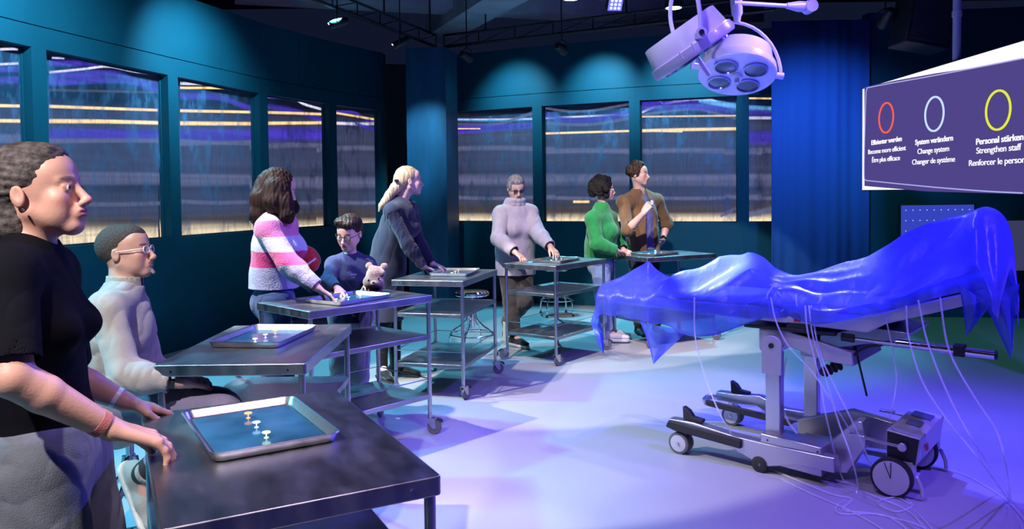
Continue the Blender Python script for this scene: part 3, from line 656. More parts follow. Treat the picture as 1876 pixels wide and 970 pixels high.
TABLES = [((-.168, 1.768), 2.055, 'nearest steel trolley table, in front of the woman in the black T-shirt'),
          ((-.805, 2.990), 1.582, 'steel trolley table in front of the seated man in the linen shirt'),
          ((-1.146, 4.340), .811, 'steel trolley table between the striped-sweater woman and the boy'),
          ((-.365, 5.793), 1.312, 'steel trolley table that the blonde woman in navy leans on'),
          ((.386, 6.903), .938, 'steel trolley table before the woman in the pale lilac sweater'),
          ((1.331, 7.659), .507, 'farthest steel trolley table, shared by the green-sweater woman and the man')]
T0 = make_table()
for i, ((x, y), a, lab) in enumerate(TABLES):
    if i == 0: T0.location = (x, y, 0); T0.rotation_euler = (0, 0, a); T0['label'] = lab; T0['group'] = 'steel trolley tables in a curved row'; tabs = [T0]
    else: tabs.append(clone(T0, (x, y, 0), a, lab))
# ---------------------------------------------------------------- trays with three glowing pieces each
TLx, TWx, THt = .46, .33, .026
def rrect(hx, hy, r, n=6):
    out = []
    for cx, cy, a0 in ((hx - r, -hy + r, -PI / 2), (hx - r, hy - r, 0), (-hx + r, hy - r, PI / 2), (-hx + r, -hy + r, PI)):
        for k in range(n): a = a0 + k * PI / 2 / (n - 1); out.append((cx + r * math.cos(a), cy + r * math.sin(a)))
    return out
def make_tray():
    t = thing('baking_tray', '', 'tray')
    rings = [(rrect(TLx / 2 - .020, TWx / 2 - .020, .02), .0), (rrect(TLx / 2 - .012, TWx / 2 - .012, .024), .004), (rrect(TLx / 2 - .003, TWx / 2 - .003, .028), THt - .003), (rrect(TLx / 2, TWx / 2, .03), THt),
             (rrect(TLx / 2 - .003, TWx / 2 - .003, .028), THt + .002), (rrect(TLx / 2 - .008, TWx / 2 - .008, .026), THt - .001), (rrect(TLx / 2 - .016, TWx / 2 - .016, .022), .006), (rrect(TLx / 2 - .024, TWx / 2 - .024, .018), .003)]
    vs = [(x, y, z) for pl, z in rings for x, y in pl]; n = len(rings[0][0]); b = MB()
    b.add(vs, [(i * n + k, i * n + (k + 1) % n, (i + 1) * n + (k + 1) % n, (i + 1) * n + k) for i in range(7) for k in range(n)] + [tuple(range(n - 1, -1, -1)), tuple(7 * n + k for k in range(n))])
    b.build('pan', 'alu', t, smooth=50)
    b = MB(); b.prism(rrect(TLx / 2 - .026, TWx / 2 - .026, .016), .0035, .005); b.build('inset_sheet', 'traypic', t, smooth=0)
    return t
def make_token(m):
    t = thing('token', '', 'game piece')
    b = MB(); b.lathe([(0, 0), (.006, 0), (.006, .0012), (.0016, .003), (.0015, .013), (.003, .0145), (0, .0145)], seg=16); b.build('stem', m, t)
    b = MB(); b.tube([(.0095 * math.cos(2 * PI * k / 24), .0095 * math.sin(2 * PI * k / 24), .015) for k in range(24)], .0018, 8, closed=True)
    b.box((0, 0, .0148), (.017, .002, .0016)); b.build('ring', m, t)
    return t
TR = [((-.711, 2.130), 2.12, 'aluminium tray on the nearest table'), ((-1.130, 3.525), 1.45, 'aluminium tray on the table of the seated man'), ((-1.02, 4.80), 1.0, 'aluminium tray under the hands of the boy and brunette woman'),
      ((-.47, 6.34), 1.40, 'tray beside the hands of the blonde woman'), ((.42, 7.42), 1.05, 'tray that the lilac-sweater woman reaches into'), ((1.48, 8.05), .75, 'tray on the farthest table')]
Y0 = make_tray(); TK = {k: make_token(m) for k, m in (('orange', 'tok_o'), ('pale blue', 'tok_b'), ('yellow-green', 'tok_y'))}; first = set()
for i, ((x, y), a, lab) in enumerate(TR):
    if i == 0: Y0.location = (x, y, H_); Y0.rotation_euler = (0, 0, a); Y0['label'] = lab; Y0['group'] = 'baking trays on the tables'; 
    else: clone(Y0, (x, y, H_), a, lab, 'baking trays on the tables')
    for k, (nm, s) in enumerate((('orange', 1), ('pale blue', 0), ('yellow-green', -1))):
        dx, dy = s * .105, .0 ; X = x + dx * math.cos(a) - dy * math.sin(a); Yy = y + dx * math.sin(a) + dy * math.cos(a)
        if i == 0: X, Yy = [(-.772, 2.236), (-.718, 2.144), (-.661, 2.05)][k]
        l = '%s ring piece in the %s' % (nm, lab.replace('aluminium ', ''))
        if i == 0: o = TK[nm]; o.location = (X, Yy, H_ + .005); o['label'] = l; o['group'] = 'glowing ring pieces in the trays'
        else: clone(TK[nm], (X, Yy, H_ + .005), a, l)

# ---------------------------------------------------------------- chrome stools
def make_stool(hs):
    t = thing('chrome_stool', '', 'stool')
    b = MB(); b.lathe([(0, hs - .012), (.155, hs - .012), (.17, hs), (.17, hs + .022), (.155, hs + .034), (0, hs + .036)], seg=36); b.build('seat', 'chrome' if hs < .6 else 'black', t)
    b = MB(); b.cyl((0, 0, .30), (0, 0, hs - .01), .017); b.cyl((0, 0, .26), (0, 0, .40), .024); b.build('post', 'chrome', t)
    for k in range(4):
        a = PI / 4 + k * PI / 2; c, s = math.cos(a), math.sin(a)
        b = MB(); b.tube(smoothpath([(c * .024, s * .024, .44), (c * .04, s * .04, .36), (c * .10, s * .10, .29), (c * .20, s * .20, .22), (c * .235, s * .235, .14), (c * .24, s * .24, .03)], 5), .011, 10); l = b.build('leg', 'chrome', t)
        b = MB(); b.cyl((c * .24, s * .24, 0), (c * .24, s * .24, .035), .015, seg=12); b.build('rubber_foot', 'blackr', l)
    b = MB(); b.tube([(.21 * math.cos(2 * PI * k / 40), .21 * math.sin(2 * PI * k / 40), .20) for k in range(40)], .009, 8, closed=True)
    b.build('foot_ring', 'chrome', t); return t
s0 = make_stool(.585); s0['label'] = 'chrome stool standing alone behind the lilac-sweater woman\'s table'; s0['group'] = 'chrome stools'; s0.location = (*at_z(1020, 578, 0)[:2], 0); s0.rotation_euler = (0, 0, .2)
p = at_z(866, 650, 0); clone(s0, (p[0], p[1], 0), .5, 'empty chrome stool behind the table of the blonde woman')
MANX, MANY = -1.66, 3.32
clone(s0, (MANX, MANY, 0), .78, 'chrome stool under the seated man in the linen shirt')
# ---------------------------------------------------------------- operating table (local frame: x towards the head end, y to the far side)
BC = np.array([1.525, 4.60]); BA = math.atan2(-.646, .763)
t = bed = thing('operating_table', 'mobile steel operating table under the sheer blue drape, on castors', 'operating table', (BC[0], BC[1], 0), BA)
BU = np.array([math.cos(BA), math.sin(BA), 0]); BV = np.array([-math.sin(BA), math.cos(BA), 0])
def bl(px, py, v):                       # local coordinates of a pixel in the vertical plane y = v
    d = ray(px, py); o = np.array([BC[0], BC[1], 0]); s = ((o - EYE) @ BV + v) / (d @ BV); p = EYE + d * s - o
    return (float(p @ BU), v, float(p[2]))
RX = Matrix.Rotation(PI / 2, 3, 'X')
def disc_wheel(b, c, r, w_, R=RX, seg=32): b.lathe([(0, -w_ / 2), (r * .8, -w_ / 2), (r, -w_ * .35), (r, w_ * .35), (r * .8, w_ / 2), (0, w_ / 2)], c, R, seg)
# arms: near and far
for s, vv in ((-1, -.36), (1, .36)):
    b = MB(); yy = vv
    prof = [(-.46, .20), (-.30, .205), (-.05, .175), (.20, .165), (.50, .165), (.50, .085), (.30, .085), (.12, .035), (-.05, .10), (-.30, .145), (-.46, .15)] if s < 0 else \
           [(-.50, .21), (-.35, .215), (-.20, .225), (-.05, .17), (.72, .17), (.72, .09), (.10, .10), (-.12, .105), (-.22, .16), (-.35, .15), (-.50, .15)]
    T = Matrix.Translation((0, yy, 0)) @ Matrix.Rotation(PI / 2, 4, 'X')
    b.prism([(x, z) for x, z in prof], -.035, .035, T); a = b.build('base_arm', 'bedsteel', t, bevel=.006)
    b = MB(); x0, x1 = (-.47, .0) if s < 0 else (-.52, .30); yn = yy - .045
    b.prism([(x0, .155), (x0 + .02, .195), (x1, .165), (x1, .115), (x0 + .06, .14)] if s < 0 else [(x0, .13), (x0, .17), (x1, .12), (x1, .075)], -.012, .012, Matrix.Translation((0, yn if s < 0 else yy - .12, 0)) @ Matrix.Rotation(PI / 2, 4, 'X'))
    b.build('bumper', 'blackr', a, bevel=.006)
    if s > 0:
        b = MB(); b.tube(smoothpath([(-.50, yy, .17), (-.55, yy - .03, .165), (-.55, yy - .09, .155), (-.52, yy - .12, .15)], 5), .022, 8); b.build('front_loop', 'bedsteel', a)
    b = MB(); px_, pz_ = (-.33, .21) if s < 0 else (-.36, .22)
    b.prism([(px_ - .045, pz_ + .075), (px_ - .005, pz_ + .055), (px_ + .02, pz_ + .022), (px_ + .085, pz_ + .015), (px_ + .08, pz_ - .005), (px_ - .04, pz_ - .005)], -.022, .022, Matrix.Translation((0, yy, 0)) @ Matrix.Rotation(PI / 2, 4, 'X'))
    b.build('brake_pedal', 'blackr', a, bevel=.006)
    # twin castor
    wx = -.395; b = MB(); b.box((wx, yy, .125), (.06, .02, .07)); b.cyl((wx, yy, .10), (wx, yy, .16), .02); b.cyl((wx, yy - .05, .065), (wx, yy + .05, .065), .008); c_ = b.build('caster', 'bedsteel', t)
    for k in (-1, 1):
        b = MB(); disc_wheel(b, (wx, yy + k * .026, .064), .064, .026); b.build('wheel', 'rubber', c_)
        b = MB(); disc_wheel(b, (wx, yy + k * .026 + k * .009, .064), .049, .012); b.build('hub_cap', 'bedwhite', c_)
# cross foot between the arms
b = MB(); b.box((.145, 0, .10), (.16, .70, .06)); b.build('cross_beam', 'bedsteel', t, bevel=.006)
# small outrigger wheel
b = MB(); b.box((.02, -.30, .07), (.20, .02, .03), Matrix.Rotation(.35, 3, 'Y')); b.cyl((.10, -.40, .045), (.10, -.33, .045), .008); c_ = b.build('caster', 'bedsteel', t)
b = MB(); disc_wheel(b, (.10, -.385, .045), .045, .03); b.build('wheel', 'blackr', c_)
# drive block with wedge
b = MB(); x0, x1 = .10, .43
b.prism([(x0, .06), (x1, .045), (x1, .20), (x0, .215)], 0, .16, Matrix.Translation((0, -.22, 0)) @ Matrix.Rotation(PI / 2, 4, 'X'))
b.prism([(.27, .20), (.43, .20), (.56, .34), (.60, .34), (.62, .22), (.52, .05), (.43, .045)], 0, .10, Matrix.Translation((0, -.16, 0)) @ Matrix.Rotation(PI / 2, 4, 'X'))
k_ = b.build('drive_block', 'bedsteel', t, bevel=.005)
b = MB()
for x, z in ((.14, .185), (.41, .175), (.13, .10), (.21, .075), (.16, .13)): b.cyl((x, -.379, z), (x, -.382, z), .005, seg=10)
b.build('bolt', 'black', k_)
# long beam to the drive end
b = MB(); b.prism([(.45, .11), (.74, .13), (.74, .27), (.45, .31), (.15, .20), (.15, .12)], 0, .06, Matrix.Translation((0, .10, 0)) @ Matrix.Rotation(PI / 2, 4, 'X')); b.build('base_beam', 'bedsteel', t, bevel=.005)
# drive end housing
b = MB(); b.prism([(.72, .17), (.86, .17), (.88, .31), (.72, .33)], 0, .52, Matrix.Translation((0, .24, 0)) @ Matrix.Rotation(PI / 2, 4, 'X')); hs = b.build('drive_housing', 'bedwhite', t, bevel=.006)
b = MB(); b.prism([(.725, .175), (.855, .175), (.873, .305), (.725, .322)], 0, .006, Matrix.Translation((0, -.278, 0)) @ Matrix.Rotation(PI / 2, 4, 'X')); b.build('end_plate', 'black', hs)
b = MB(); b.box((.80, -.05, .325), (.07, .09, .003), Matrix.Rotation(.12, 3, 'Y')); b.box((.80, .12, .325), (.10, .10, .003), Matrix.Rotation(.12, 3, 'Y')); b.build('label_plate', 'lensring', hs)
b = MB(); b.box((.878, -.14, .235), (.003, .05, .03), Matrix.Rotation(-.14, 3, 'Y')); b.build('sticker', 'red', hs)
for yy in (-.30, .262):
    b = MB(); b.tube([(.80, yy, .26), (.70, yy, .265), (.60, yy, .275)], .008, 8); b.cyl((.80, yy - .012, .26), (.80, yy + .01, .26), .022); b.box((.585, yy, .278), (.08, .03, .012)); b.build('lever', 'bedsteel', hs, bevel=.002)
for yy in (-.31, .22):
    b = MB(); disc_wheel(b, (.755, yy, .10), .10, .045, seg=40); wh = b.build('drive_wheel', 'blackr', t)
    b = MB()
    for k in (-1, 1): disc_wheel(b, (.755, yy + k * .02, .10), .086, .010, seg=40)
    b.build('hub_cap', 'bedwhite', wh)
    b = MB(); b.lathe([(.010, -.034), (.014, -.034), (.014, -.028), (.010, -.028)], (.755, yy, .10), RX, 16)
    for a_ in (1.35, 1.75): b.cyl((.755, yy - .027, .10), (.755 + math.cos(a_ + .2) * .08, yy - .027, .10 + math.sin(a_ + .2) * .08), .002, seg=6)
    b.build('spoke', 'black', wh)
    b = MB(); b.box((.80, yy + .055, .14), (.10, .06, .10)); b.tube([(.86, yy + .03, .12), (.885, yy + .03, .06), (.89, yy + .03, .012)], .010, 8); b.build('wheel_guard', 'bedwhite', wh, bevel=.008)
# two columns and the head carriage
for yy, zt_ in ((-.29, .80), (.30, .76)):
    b = MB(); b.box((.145, yy, .17 + (.66 - .17) / 2), (.085, .06, .50)); cl_ = b.build('column', 'bedsteel', t, bevel=.006)
    b = MB(); poly = [(.055 * math.cos(a), .055 * math.sin(a)) for a in [PI * k / 10 for k in range(11)]] + [(-.055, -.16), (.055, -.16)]
    b.prism([(x + .145, z + .70) for x, z in poly], -.008, .008, Matrix.Translation((0, yy - .04, 0)) @ Matrix.Rotation(PI / 2, 4, 'X')); cf = b.build('column_head', 'bedwhite', cl_, bevel=.002)
    b = MB(); b.cyl((.145, yy - .056, .70), (.145, yy - .046, .70), .014); b.build('pivot_bolt', 'black', cf)
b = MB(); b.prism([(.05, .775), (.20, .785), (.55, .70), (.56, .63), (.42, .64), (.20, .70), (.10, .62), (.05, .66)], 0, .52, Matrix.Translation((0, .24, 0)) @ Matrix.Rotation(PI / 2, 4, 'X')); b.build('carriage', 'bedwhite', t, bevel=.006)
b = MB(); b.box((.22, -.02, .79), (.50, .56, .02)); b.box((.28, -.27, .805), (.14, .05, .05)); b.build('slide_plate', 'black', t, bevel=.004)
b = MB(); b.prism([(.38, .69), (.80, .80), (.82, .83), (.62, .84), (.38, .77)], 0, .46, Matrix.Translation((0, .20, 0)) @ Matrix.Rotation(PI / 2, 4, 'X')); b.build('tilt_bracket', 'lensring', t, bevel=.004)
# side rail and lever rod
b = MB(); b.cyl((.52, -.24, .775), (1.19, -.24, .762), .021, seg=20); rl = b.build('steel_rail', 'chrome', t)
b = MB(); b.cyl((.49, -.24, .776), (.56, -.24, .774), .030); b.cyl((1.185, -.24, .762), (1.195, -.24, .762), .0225); b.box((1.04, -.24, .768), (.05, .06, .055)); b.build('clamp', 'black', rl, bevel=.003)
# spring, grip and rod below the tilt bracket
b = MB(); c = np.array(bl(1545, 650, -.2))
b.tube([c + [.03, 0, .08], c + [-.02, 0, -.02]], .03, 12); b.build('tilt_motor', 'bedwhite', t, bevel=.003)
b = MB(); s_ = np.array(bl(1540, 668, -.2)); e_ = np.array(bl(1505, 684, -.2)); rr_ = []; pp_ = []
for k in range(17): pp_.append(s_ + (e_ - s_) * k / 16); rr_.append(.030 if k % 4 in (1, 2) else .020)
b.tube(pp_, rr_, 14); b.build('bellows', 'blackr', t)
b = MB(); b.tube([bl(1566, 634, -.2), bl(1588, 726, -.2)], .006, 8); b.tube(smoothpath([bl(1550, 668, -.22), bl(1568, 648, -.24), bl(1590, 636, -.24), bl(1618, 632, -.24)], 6), .007, 8); b.build('release_rod', 'black', t)
# table top: bed box under a clear casing, head part raised
b = MB(); sec = [(-.95, .845), (.63, .815), (.72, .87), (1.15, 1.02), (1.15, 1.08), (.70, .93), (.60, .90), (-.95, .90)]
b.prism(sec, 0, .56, Matrix.Translation((0, .27, 0)) @ Matrix.Rotation(PI / 2, 4, 'X')); tb = b.build('bed_frame', 'bedwhite', t, bevel=.008)
b = MB(); b.box((.27, -.294, .862), (.035, .003, .045)); b.build('label_plate', 'red', tb)
b = MB(); b.box((.0, -.30, .893), (.09, .012, .03)); b.build('side_clamp', 'white', tb, bevel=.003)
# mattress pads
b = MB(); b.prism([(-.96, .905), (.60, .905), (.70, .935), (1.16, 1.085), (1.14, 1.14), (.66, .975), (.56, .942), (-.96, .942)], 0, .52, Matrix.Translation((0, .25, 0)) @ Matrix.Rotation(PI / 2, 4, 'X'))
MT['pad'] = mat('clear_pad', (.45, .50, .85), .25, coat=.5); b.build('mattress', 'pad', t, bevel=.02)
# patient simulator lying on the pad under the drape: legs bent, torso, raised head and shoulders
MT['sim'] = mat('manikin_skin', (.52, .50, .66), .45)
# ---------------------------------------------------------------- blue drape
US = [-1.06, -.96, -.874, -.75, -.60, -.45, -.30, -.152, .0, .13, .30, .465, .62, .755, .92, 1.02, 1.092, 1.16, 1.231, 1.30]
TOP = [.965, .99, 1.062, .985, 1.01, 1.06, 1.09, 1.145, 1.095, 1.06, 1.085, 1.150, 1.23, 1.305, 1.37, 1.405, 1.437, 1.41, 1.35, 1.24]
def interp(x, X, Y):
    """monotone smooth interpolation"""
    x = np.asarray(x, float); X = np.array(X, float); Y = np.array(Y, float)
    i = np.clip(np.searchsorted(X, x) - 1, 0, len(X) - 2); h = X[i + 1] - X[i]; s = (x - X[i]) / h
    d = np.gradient(Y, X); s2 = s * s; s3 = s2 * s
    return (2 * s3 - 3 * s2 + 1) * Y[i] + (s3 - 2 * s2 + s) * h * d[i] + (-2 * s3 + 3 * s2) * Y[i + 1] + (s3 - s2) * h * d[i + 1]
# ---------------------------------------------------------------- implicit surfaces for people, hair and clothing
V3 = lambda *a: np.array(a if len(a) > 1 else a[0], float)
def unit(a): a = np.array(a, float); return a / max(np.linalg.norm(a), 1e-9)
class Field:
    """smooth union of rounded cones and ellipsoids, meshed on a grid"""
    def __init__(s): s.p = []
    def cone(s, a, b, ra, rb, k=.02, op='u', flat=None, fs=1., cap=False, cap0=False):
        s.p.append(('c', V3(a), V3(b), ra, rb, k, op, None if flat is None else unit(flat), fs, cap, cap0)); return s
    def ell(s, c, r, R=None, k=.02, op='u'):
        r = np.array([r] * 3 if np.isscalar(r) else r, float); s.p.append(('e', V3(c), r, np.eye(3) if R is None else np.array(R), k, op)); return s
    def plane(s, p, n, k=.0): s.p.append(('p', V3(p), unit(n), k, 'i')); return s
    def chain(s, pts, rs, k=.02, **kw):
        for i in range(len(pts) - 1): s.cone(pts[i], pts[i + 1], rs[i], rs[i + 1], k, **kw)
        return s
    def bounds(s, q):
        if q[0] == 'c':
            m = max(q[3], q[4]) * max(1, q[8]); return np.minimum(q[1], q[2]) - m, np.maximum(q[1], q[2]) + m
        if q[0] == 'e': m = max(q[2]); return q[1] - m, q[1] + m
        return None
    @staticmethod
    def dist(q, X, Y, Z):
        if q[0] == 'c':
            _, a, b, ra, rb, k, op, fl, fs, cap, cap0 = q; ab = b - a; L2 = max(float(ab @ ab), 1e-9)
            dx, dy, dz = X - a[0], Y - a[1], Z - a[2]
            t0 = (dx * ab[0] + dy * ab[1] + dz * ab[2]) / L2; t = np.clip(t0, 0, 1)
            ex, ey, ez = dx - t * ab[0], dy - t * ab[1], dz - t * ab[2]; d2 = ex * ex + ey * ey + ez * ez
            if fl is not None: c = ex * fl[0] + ey * fl[1] + ez * fl[2]; d2 = np.maximum(d2 + c * c * (1 / fs ** 2 - 1), 0)
            d = np.sqrt(d2) - (ra + (rb - ra) * t)
            L = math.sqrt(L2)
            if cap: d = np.maximum(d, (t0 - 1) * L)
            if cap0: d = np.maximum(d, -t0 * L)
            return d
        if q[0] == 'e':
            _, c, r, R, k, op = q; dx, dy, dz = X - c[0], Y - c[1], Z - c[2]
            u = [(dx * R[0, i] + dy * R[1, i] + dz * R[2, i]) for i in range(3)]
            k0 = np.sqrt(sum((u[i] / r[i]) ** 2 for i in range(3))); k1 = np.sqrt(sum((u[i] / r[i] ** 2) ** 2 for i in range(3)))
            return k0 * (k0 - 1) / np.maximum(k1, 1e-6)
        _, p, n, k, op = q; return (X - p[0]) * n[0] + (Y - p[1]) * n[1] + (Z - p[2]) * n[2]
    def mesh(s, h):
        bb = [s.bounds(q) for q in s.p]
        lo = np.min([x[0] for x, q in zip(bb, s.p) if x and q[-1 if q[0] != 'c' else 6] == 'u'], axis=0) - 4 * h
        hi = np.max([x[1] for x, q in zip(bb, s.p) if x and q[-1 if q[0] != 'c' else 6] == 'u'], axis=0) + 4 * h
        n = np.ceil((hi - lo) / h).astype(int) + 1; BIG = .08
        F = np.full(n, BIG, np.float32); ax = [(lo[i] + h * np.arange(n[i])).astype(np.float32) for i in range(3)]
        B = 28; mg = .07
        for i in range(0, n[0], B):
            for j in range(0, n[1], B):
                for k_ in range(0, n[2], B):
                    sl = (slice(i, min(i + B, n[0])), slice(j, min(j + B, n[1])), slice(k_, min(k_ + B, n[2])))
                    b0 = np.array([ax[0][sl[0].start], ax[1][sl[1].start], ax[2][sl[2].start]]); b1 = np.array([ax[0][sl[0].stop - 1], ax[1][sl[1].stop - 1], ax[2][sl[2].stop - 1]])
                    qs = [q for q, x in zip(s.p, bb) if x is None or (np.all(x[0] - mg < b1) and np.all(x[1] + mg > b0))]
                    if not any(q[0] != 'p' for q in qs): continue
                    X = ax[0][sl[0]][:, None, None]; Y = ax[1][sl[1]][None, :, None]; Z = ax[2][sl[2]][None, None, :]; f = F[sl].copy()
                    for q in qs:
                        d = s.dist(q, X, Y, Z); op = q[6] if q[0] == 'c' else q[-1]; k = q[5] if q[0] == 'c' else q[-2]
                        if op == 'u':
                            if k > 0: hh = np.clip(.5 + .5 * (f - d) / k, 0, 1); f = f + (d - f) * hh - k * hh * (1 - hh)
                            else: f = np.minimum(f, d)
                        elif op == 's':
                            if k > 0: hh = np.clip(.5 - .5 * (f + d) / k, 0, 1); f = f + (-d - f) * hh + k * hh * (1 - hh)
                            else: f = np.maximum(f, -d)
                        else: f = np.maximum(f, d)
                    F[sl] = f
        return surf_nets(F, lo, h)
def surf_nets(F, lo, h):
    S = F < 0; n = F.shape
    c = [S[i:n[0] - 1 + i, j:n[1] - 1 + j, k:n[2] - 1 + k] for i in (0, 1) for j in (0, 1) for k in (0, 1)]
    anyi = c[0].copy(); alli = c[0].copy()
    for q in c[1:]: anyi |= q; alli &= q
    act = np.argwhere(anyi & ~alli); idx = -np.ones((n[0] - 1, n[1] - 1, n[2] - 1), np.int32)
    idx[act[:, 0], act[:, 1], act[:, 2]] = np.arange(len(act))
    off = np.array([(i, j, k) for i in (0, 1) for j in (0, 1) for k in (0, 1)])
    val = np.stack([F[act[:, 0] + o[0], act[:, 1] + o[1], act[:, 2] + o[2]] for o in off], 1)
    P = np.zeros((len(act), 3)); W = np.zeros(len(act))
    for a in range(8):
        for b in range(a + 1, 8):
            if abs(off[a] - off[b]).sum() != 1: continue
            fa, fb = val[:, a], val[:, b]; m = (fa < 0) != (fb < 0); t = np.where(m, fa / np.where(m, fa - fb, 1), 0)
            P += np.where(m[:, None], off[a] + (off[b] - off[a]) * t[:, None], 0); W += m
    P = (act + P / W[:, None]) * h + lo; faces = []
    for ax in range(3):
        sl0 = [slice(None)] * 3; sl1 = [slice(None)] * 3; sl0[ax] = slice(0, n[ax] - 1); sl1[ax] = slice(1, n[ax])
        A = S[tuple(sl0)]; Bq = S[tuple(sl1)]; E = np.argwhere(A != Bq); u, v = [x for x in range(3) if x != ax]
        E = E[(E[:, u] > 0) & (E[:, v] > 0) & (E[:, u] < n[u] - 1) & (E[:, v] < n[v] - 1)]
        q = []
        for du, dv in ((0, 0), (1, 0), (1, 1), (0, 1)):
            G = E.copy(); G[:, u] -= du; G[:, v] -= dv; q.append(idx[G[:, 0], G[:, 1], G[:, 2]])
        q = np.stack(q, 1); flip = A[E[:, 0], E[:, 1], E[:, 2]]
        if ax == 1: flip = ~flip
        q[flip] = q[flip][:, ::-1]; faces.append(q)
    return P, np.concatenate(faces)
def np_mesh(name, P, Fc, mat_, parent, org, cols=None, disp=None, smooth_it=0):
    P = P.astype(np.float64); used = np.unique(Fc)
    for _ in range(smooth_it):                                     # light laplacian smoothing
        A = np.zeros_like(P); C = np.zeros(len(P))
        for a, b in ((0, 1), (1, 2), (2, 3), (3, 0)):
            np.add.at(A, Fc[:, a], P[Fc[:, b]]); np.add.at(A, Fc[:, b], P[Fc[:, a]]); np.add.at(C, Fc[:, a], 1); np.add.at(C, Fc[:, b], 1)
        P = .5 * P + .5 * A / np.maximum(C, 1)[:, None]
    if disp is not None:
        N = np.zeros_like(P); fn = np.cross(P[Fc[:, 2]] - P[Fc[:, 0]], P[Fc[:, 3]] - P[Fc[:, 1]])
        for a in range(4): np.add.at(N, Fc[:, a], fn)
        N /= np.maximum(np.linalg.norm(N, axis=1), 1e-12)[:, None]
        P = P + N * np.asarray(disp(P, N))[:, None]
    me = bpy.data.meshes.new(name); me.vertices.add(len(P)); me.vertices.foreach_set('co', (P - org).astype(np.float32).ravel())
    me.loops.add(len(Fc) * 4); me.polygons.add(len(Fc)); me.loops.foreach_set('vertex_index', Fc.astype(np.int32).ravel())
    me.polygons.foreach_set('loop_start', np.arange(len(Fc), dtype=np.int32) * 4); me.update(calc_edges=True)
    me.validate(); me.shade_smooth(); me.materials.append(MT[mat_] if isinstance(mat_, str) else mat_)
    if cols is not None:
        c = np.ones((len(P), 4), np.float32); c[:, :3] = cols(P); at = me.color_attributes.new('Col', 'FLOAT_COLOR', 'POINT'); at.data.foreach_set('color', c.ravel())
    o = bpy.data.objects.new(name, me); COL.objects.link(o)
    if parent is not None: o.parent = parent
    return o
def folds(seed, amp=.004, wl=.07, aniso=(1, 1, .45), extra=None):
    r = np.random.RandomState(seed); K = r.normal(size=(7, 3)); K /= np.linalg.norm(K, axis=1)[:, None]; ph = r.rand(7) * 6.28
    def f(P, N):
        Q = P * np.array(aniso) * 2 * PI / wl; s = 0
        for i in range(7):
            wq = 1.0 + .35 * i; s = s + np.sin((Q @ K[i]) * wq * .6 + ph[i] + 1.4 * np.sin((Q @ K[(i + 3) % 7]) * .45 + ph[(i + 2) % 7])) / wq
        s = s / 2.2; s = .6 - 1.6 * np.tanh(np.abs(s) * 1.3); d = amp * .55 * s
        if extra is not None: d = d + extra(P, N)
        return d
    return f
def strands(seed, amp=.003, wl=.012, up=(0, 0, 1), curl=0.):
    r = np.random.RandomState(seed); K = r.normal(size=(8, 3)); u = unit(up); K -= (K @ u)[:, None] * u * .93; K /= np.linalg.norm(K, axis=1)[:, None]; ph = r.rand(8) * 6.28
    def f(P, N):
        Q = P * 2 * PI / wl; s = 0
        for i in range(8): s = s + np.sin((Q @ K[i]) * (.25 + .13 * i) + ph[i] + 1.2 * np.sin((P @ K[(i + 3) % 8]) * 40 + ph[(i + 1) % 8]))
        return amp * s / 2.5
    return f
def frame(yaw, pitch, roll=0.):
    """columns: person's right, forward, up"""
    y = math.radians(yaw); p = math.radians(pitch); fwd = np.array([math.cos(y) * math.cos(p), math.sin(y) * math.cos(p), math.sin(p)])
    rt = unit(np.cross(fwd, (0, 0, 1))); up = np.cross(rt, fwd)
    if roll: r_ = math.radians(roll); rt, up = rt * math.cos(r_) + up * math.sin(r_), up * math.cos(r_) - rt * math.sin(r_)
    return np.stack([rt, fwd, up], 1)
def head_prims(f, c, R, s, old=False, chub=1.):
    def T(x, y, z): return c + R @ (np.array([x, y, z]) * s)
    f.ell(T(0, -.012, .032), np.array([.074, .096, .088]) * s, R, .0)
    f.ell(T(0, .022, -.028), np.array([.060 * chub, .066, .082]) * s, R, .03 * s)
    f.ell(T(0, .052, .045), np.array([.056, .040, .045]) * s, R, .03 * s)
    for q in (-1, 1):
        f.cone(T(q * .053, -.004, -.045), T(q * .018, .062, -.094), .017 * s * chub, .015 * s, .025 * s)
        f.ell(T(q * .042, .060, -.022), np.array([.021, .020, .020]) * s, R, .018 * s)
        f.ell(T(q * .036, .048, -.050), np.array([.024, .026, .030]) * s, R, .022 * s)
        f.cone(T(q * .010, .086, .019), T(q * .043, .072, .019), .0085 * s, .007 * s, .012 * s)
        f.ell(T(q * .031, .101, -.001), np.array([.017, .0145, .0105]) * s, R, .010 * s, 's')
        f.ell(T(q * .031, .0775, -.002), np.array([.0145, .0125, .0115]) * s, R, .004 * s)
        f.cone(T(q * .018, .0895, .0065), T(q * .045, .0805, .004), .0035 * s, .003 * s, .004 * s)
        f.ell(T(q * .080, -.010, -.004), np.array([.0075, .017, .028]) * s, R, .006 * s)
        f.ell(T(q * .088, -.006, .002), np.array([.006, .010, .018]) * s, R, .004 * s, 's')
        f.ell(T(q * .0115, .100, -.043), np.array([.0075, .009, .007]) * s, R, .006 * s)
    f.ell(T(0, .064, -.093), np.array([.022, .020, .020]) * s, R, .02 * s)
    f.cone(T(0, .085, .012), T(0, .108, -.034), .0075 * s, .0105 * s, .010 * s)
    f.ell(T(0, .110, -.038), np.array([.0105, .0105, .0095]) * s, R, .006 * s)
    f.ell(T(0, .080, -.064), np.array([.026, .018, .020]) * s, R, .012 * s)
    f.ell(T(0, .0935, -.0605), np.array([.020, .008, .005]) * s, R, .005 * s)
    f.ell(T(0, .0925, -.0705), np.array([.0175, .008, .006]) * s, R, .005 * s)
    f.ell(T(0, .104, -.0652), np.array([.022, .011, .0016]) * s, R, .003 * s, 's')
    if old:
        for q in (-1, 1): f.cone(T(q * .018, .098, -.042), T(q * .032, .080, -.072), .0015 * s, .0015 * s, .003 * s, 's')
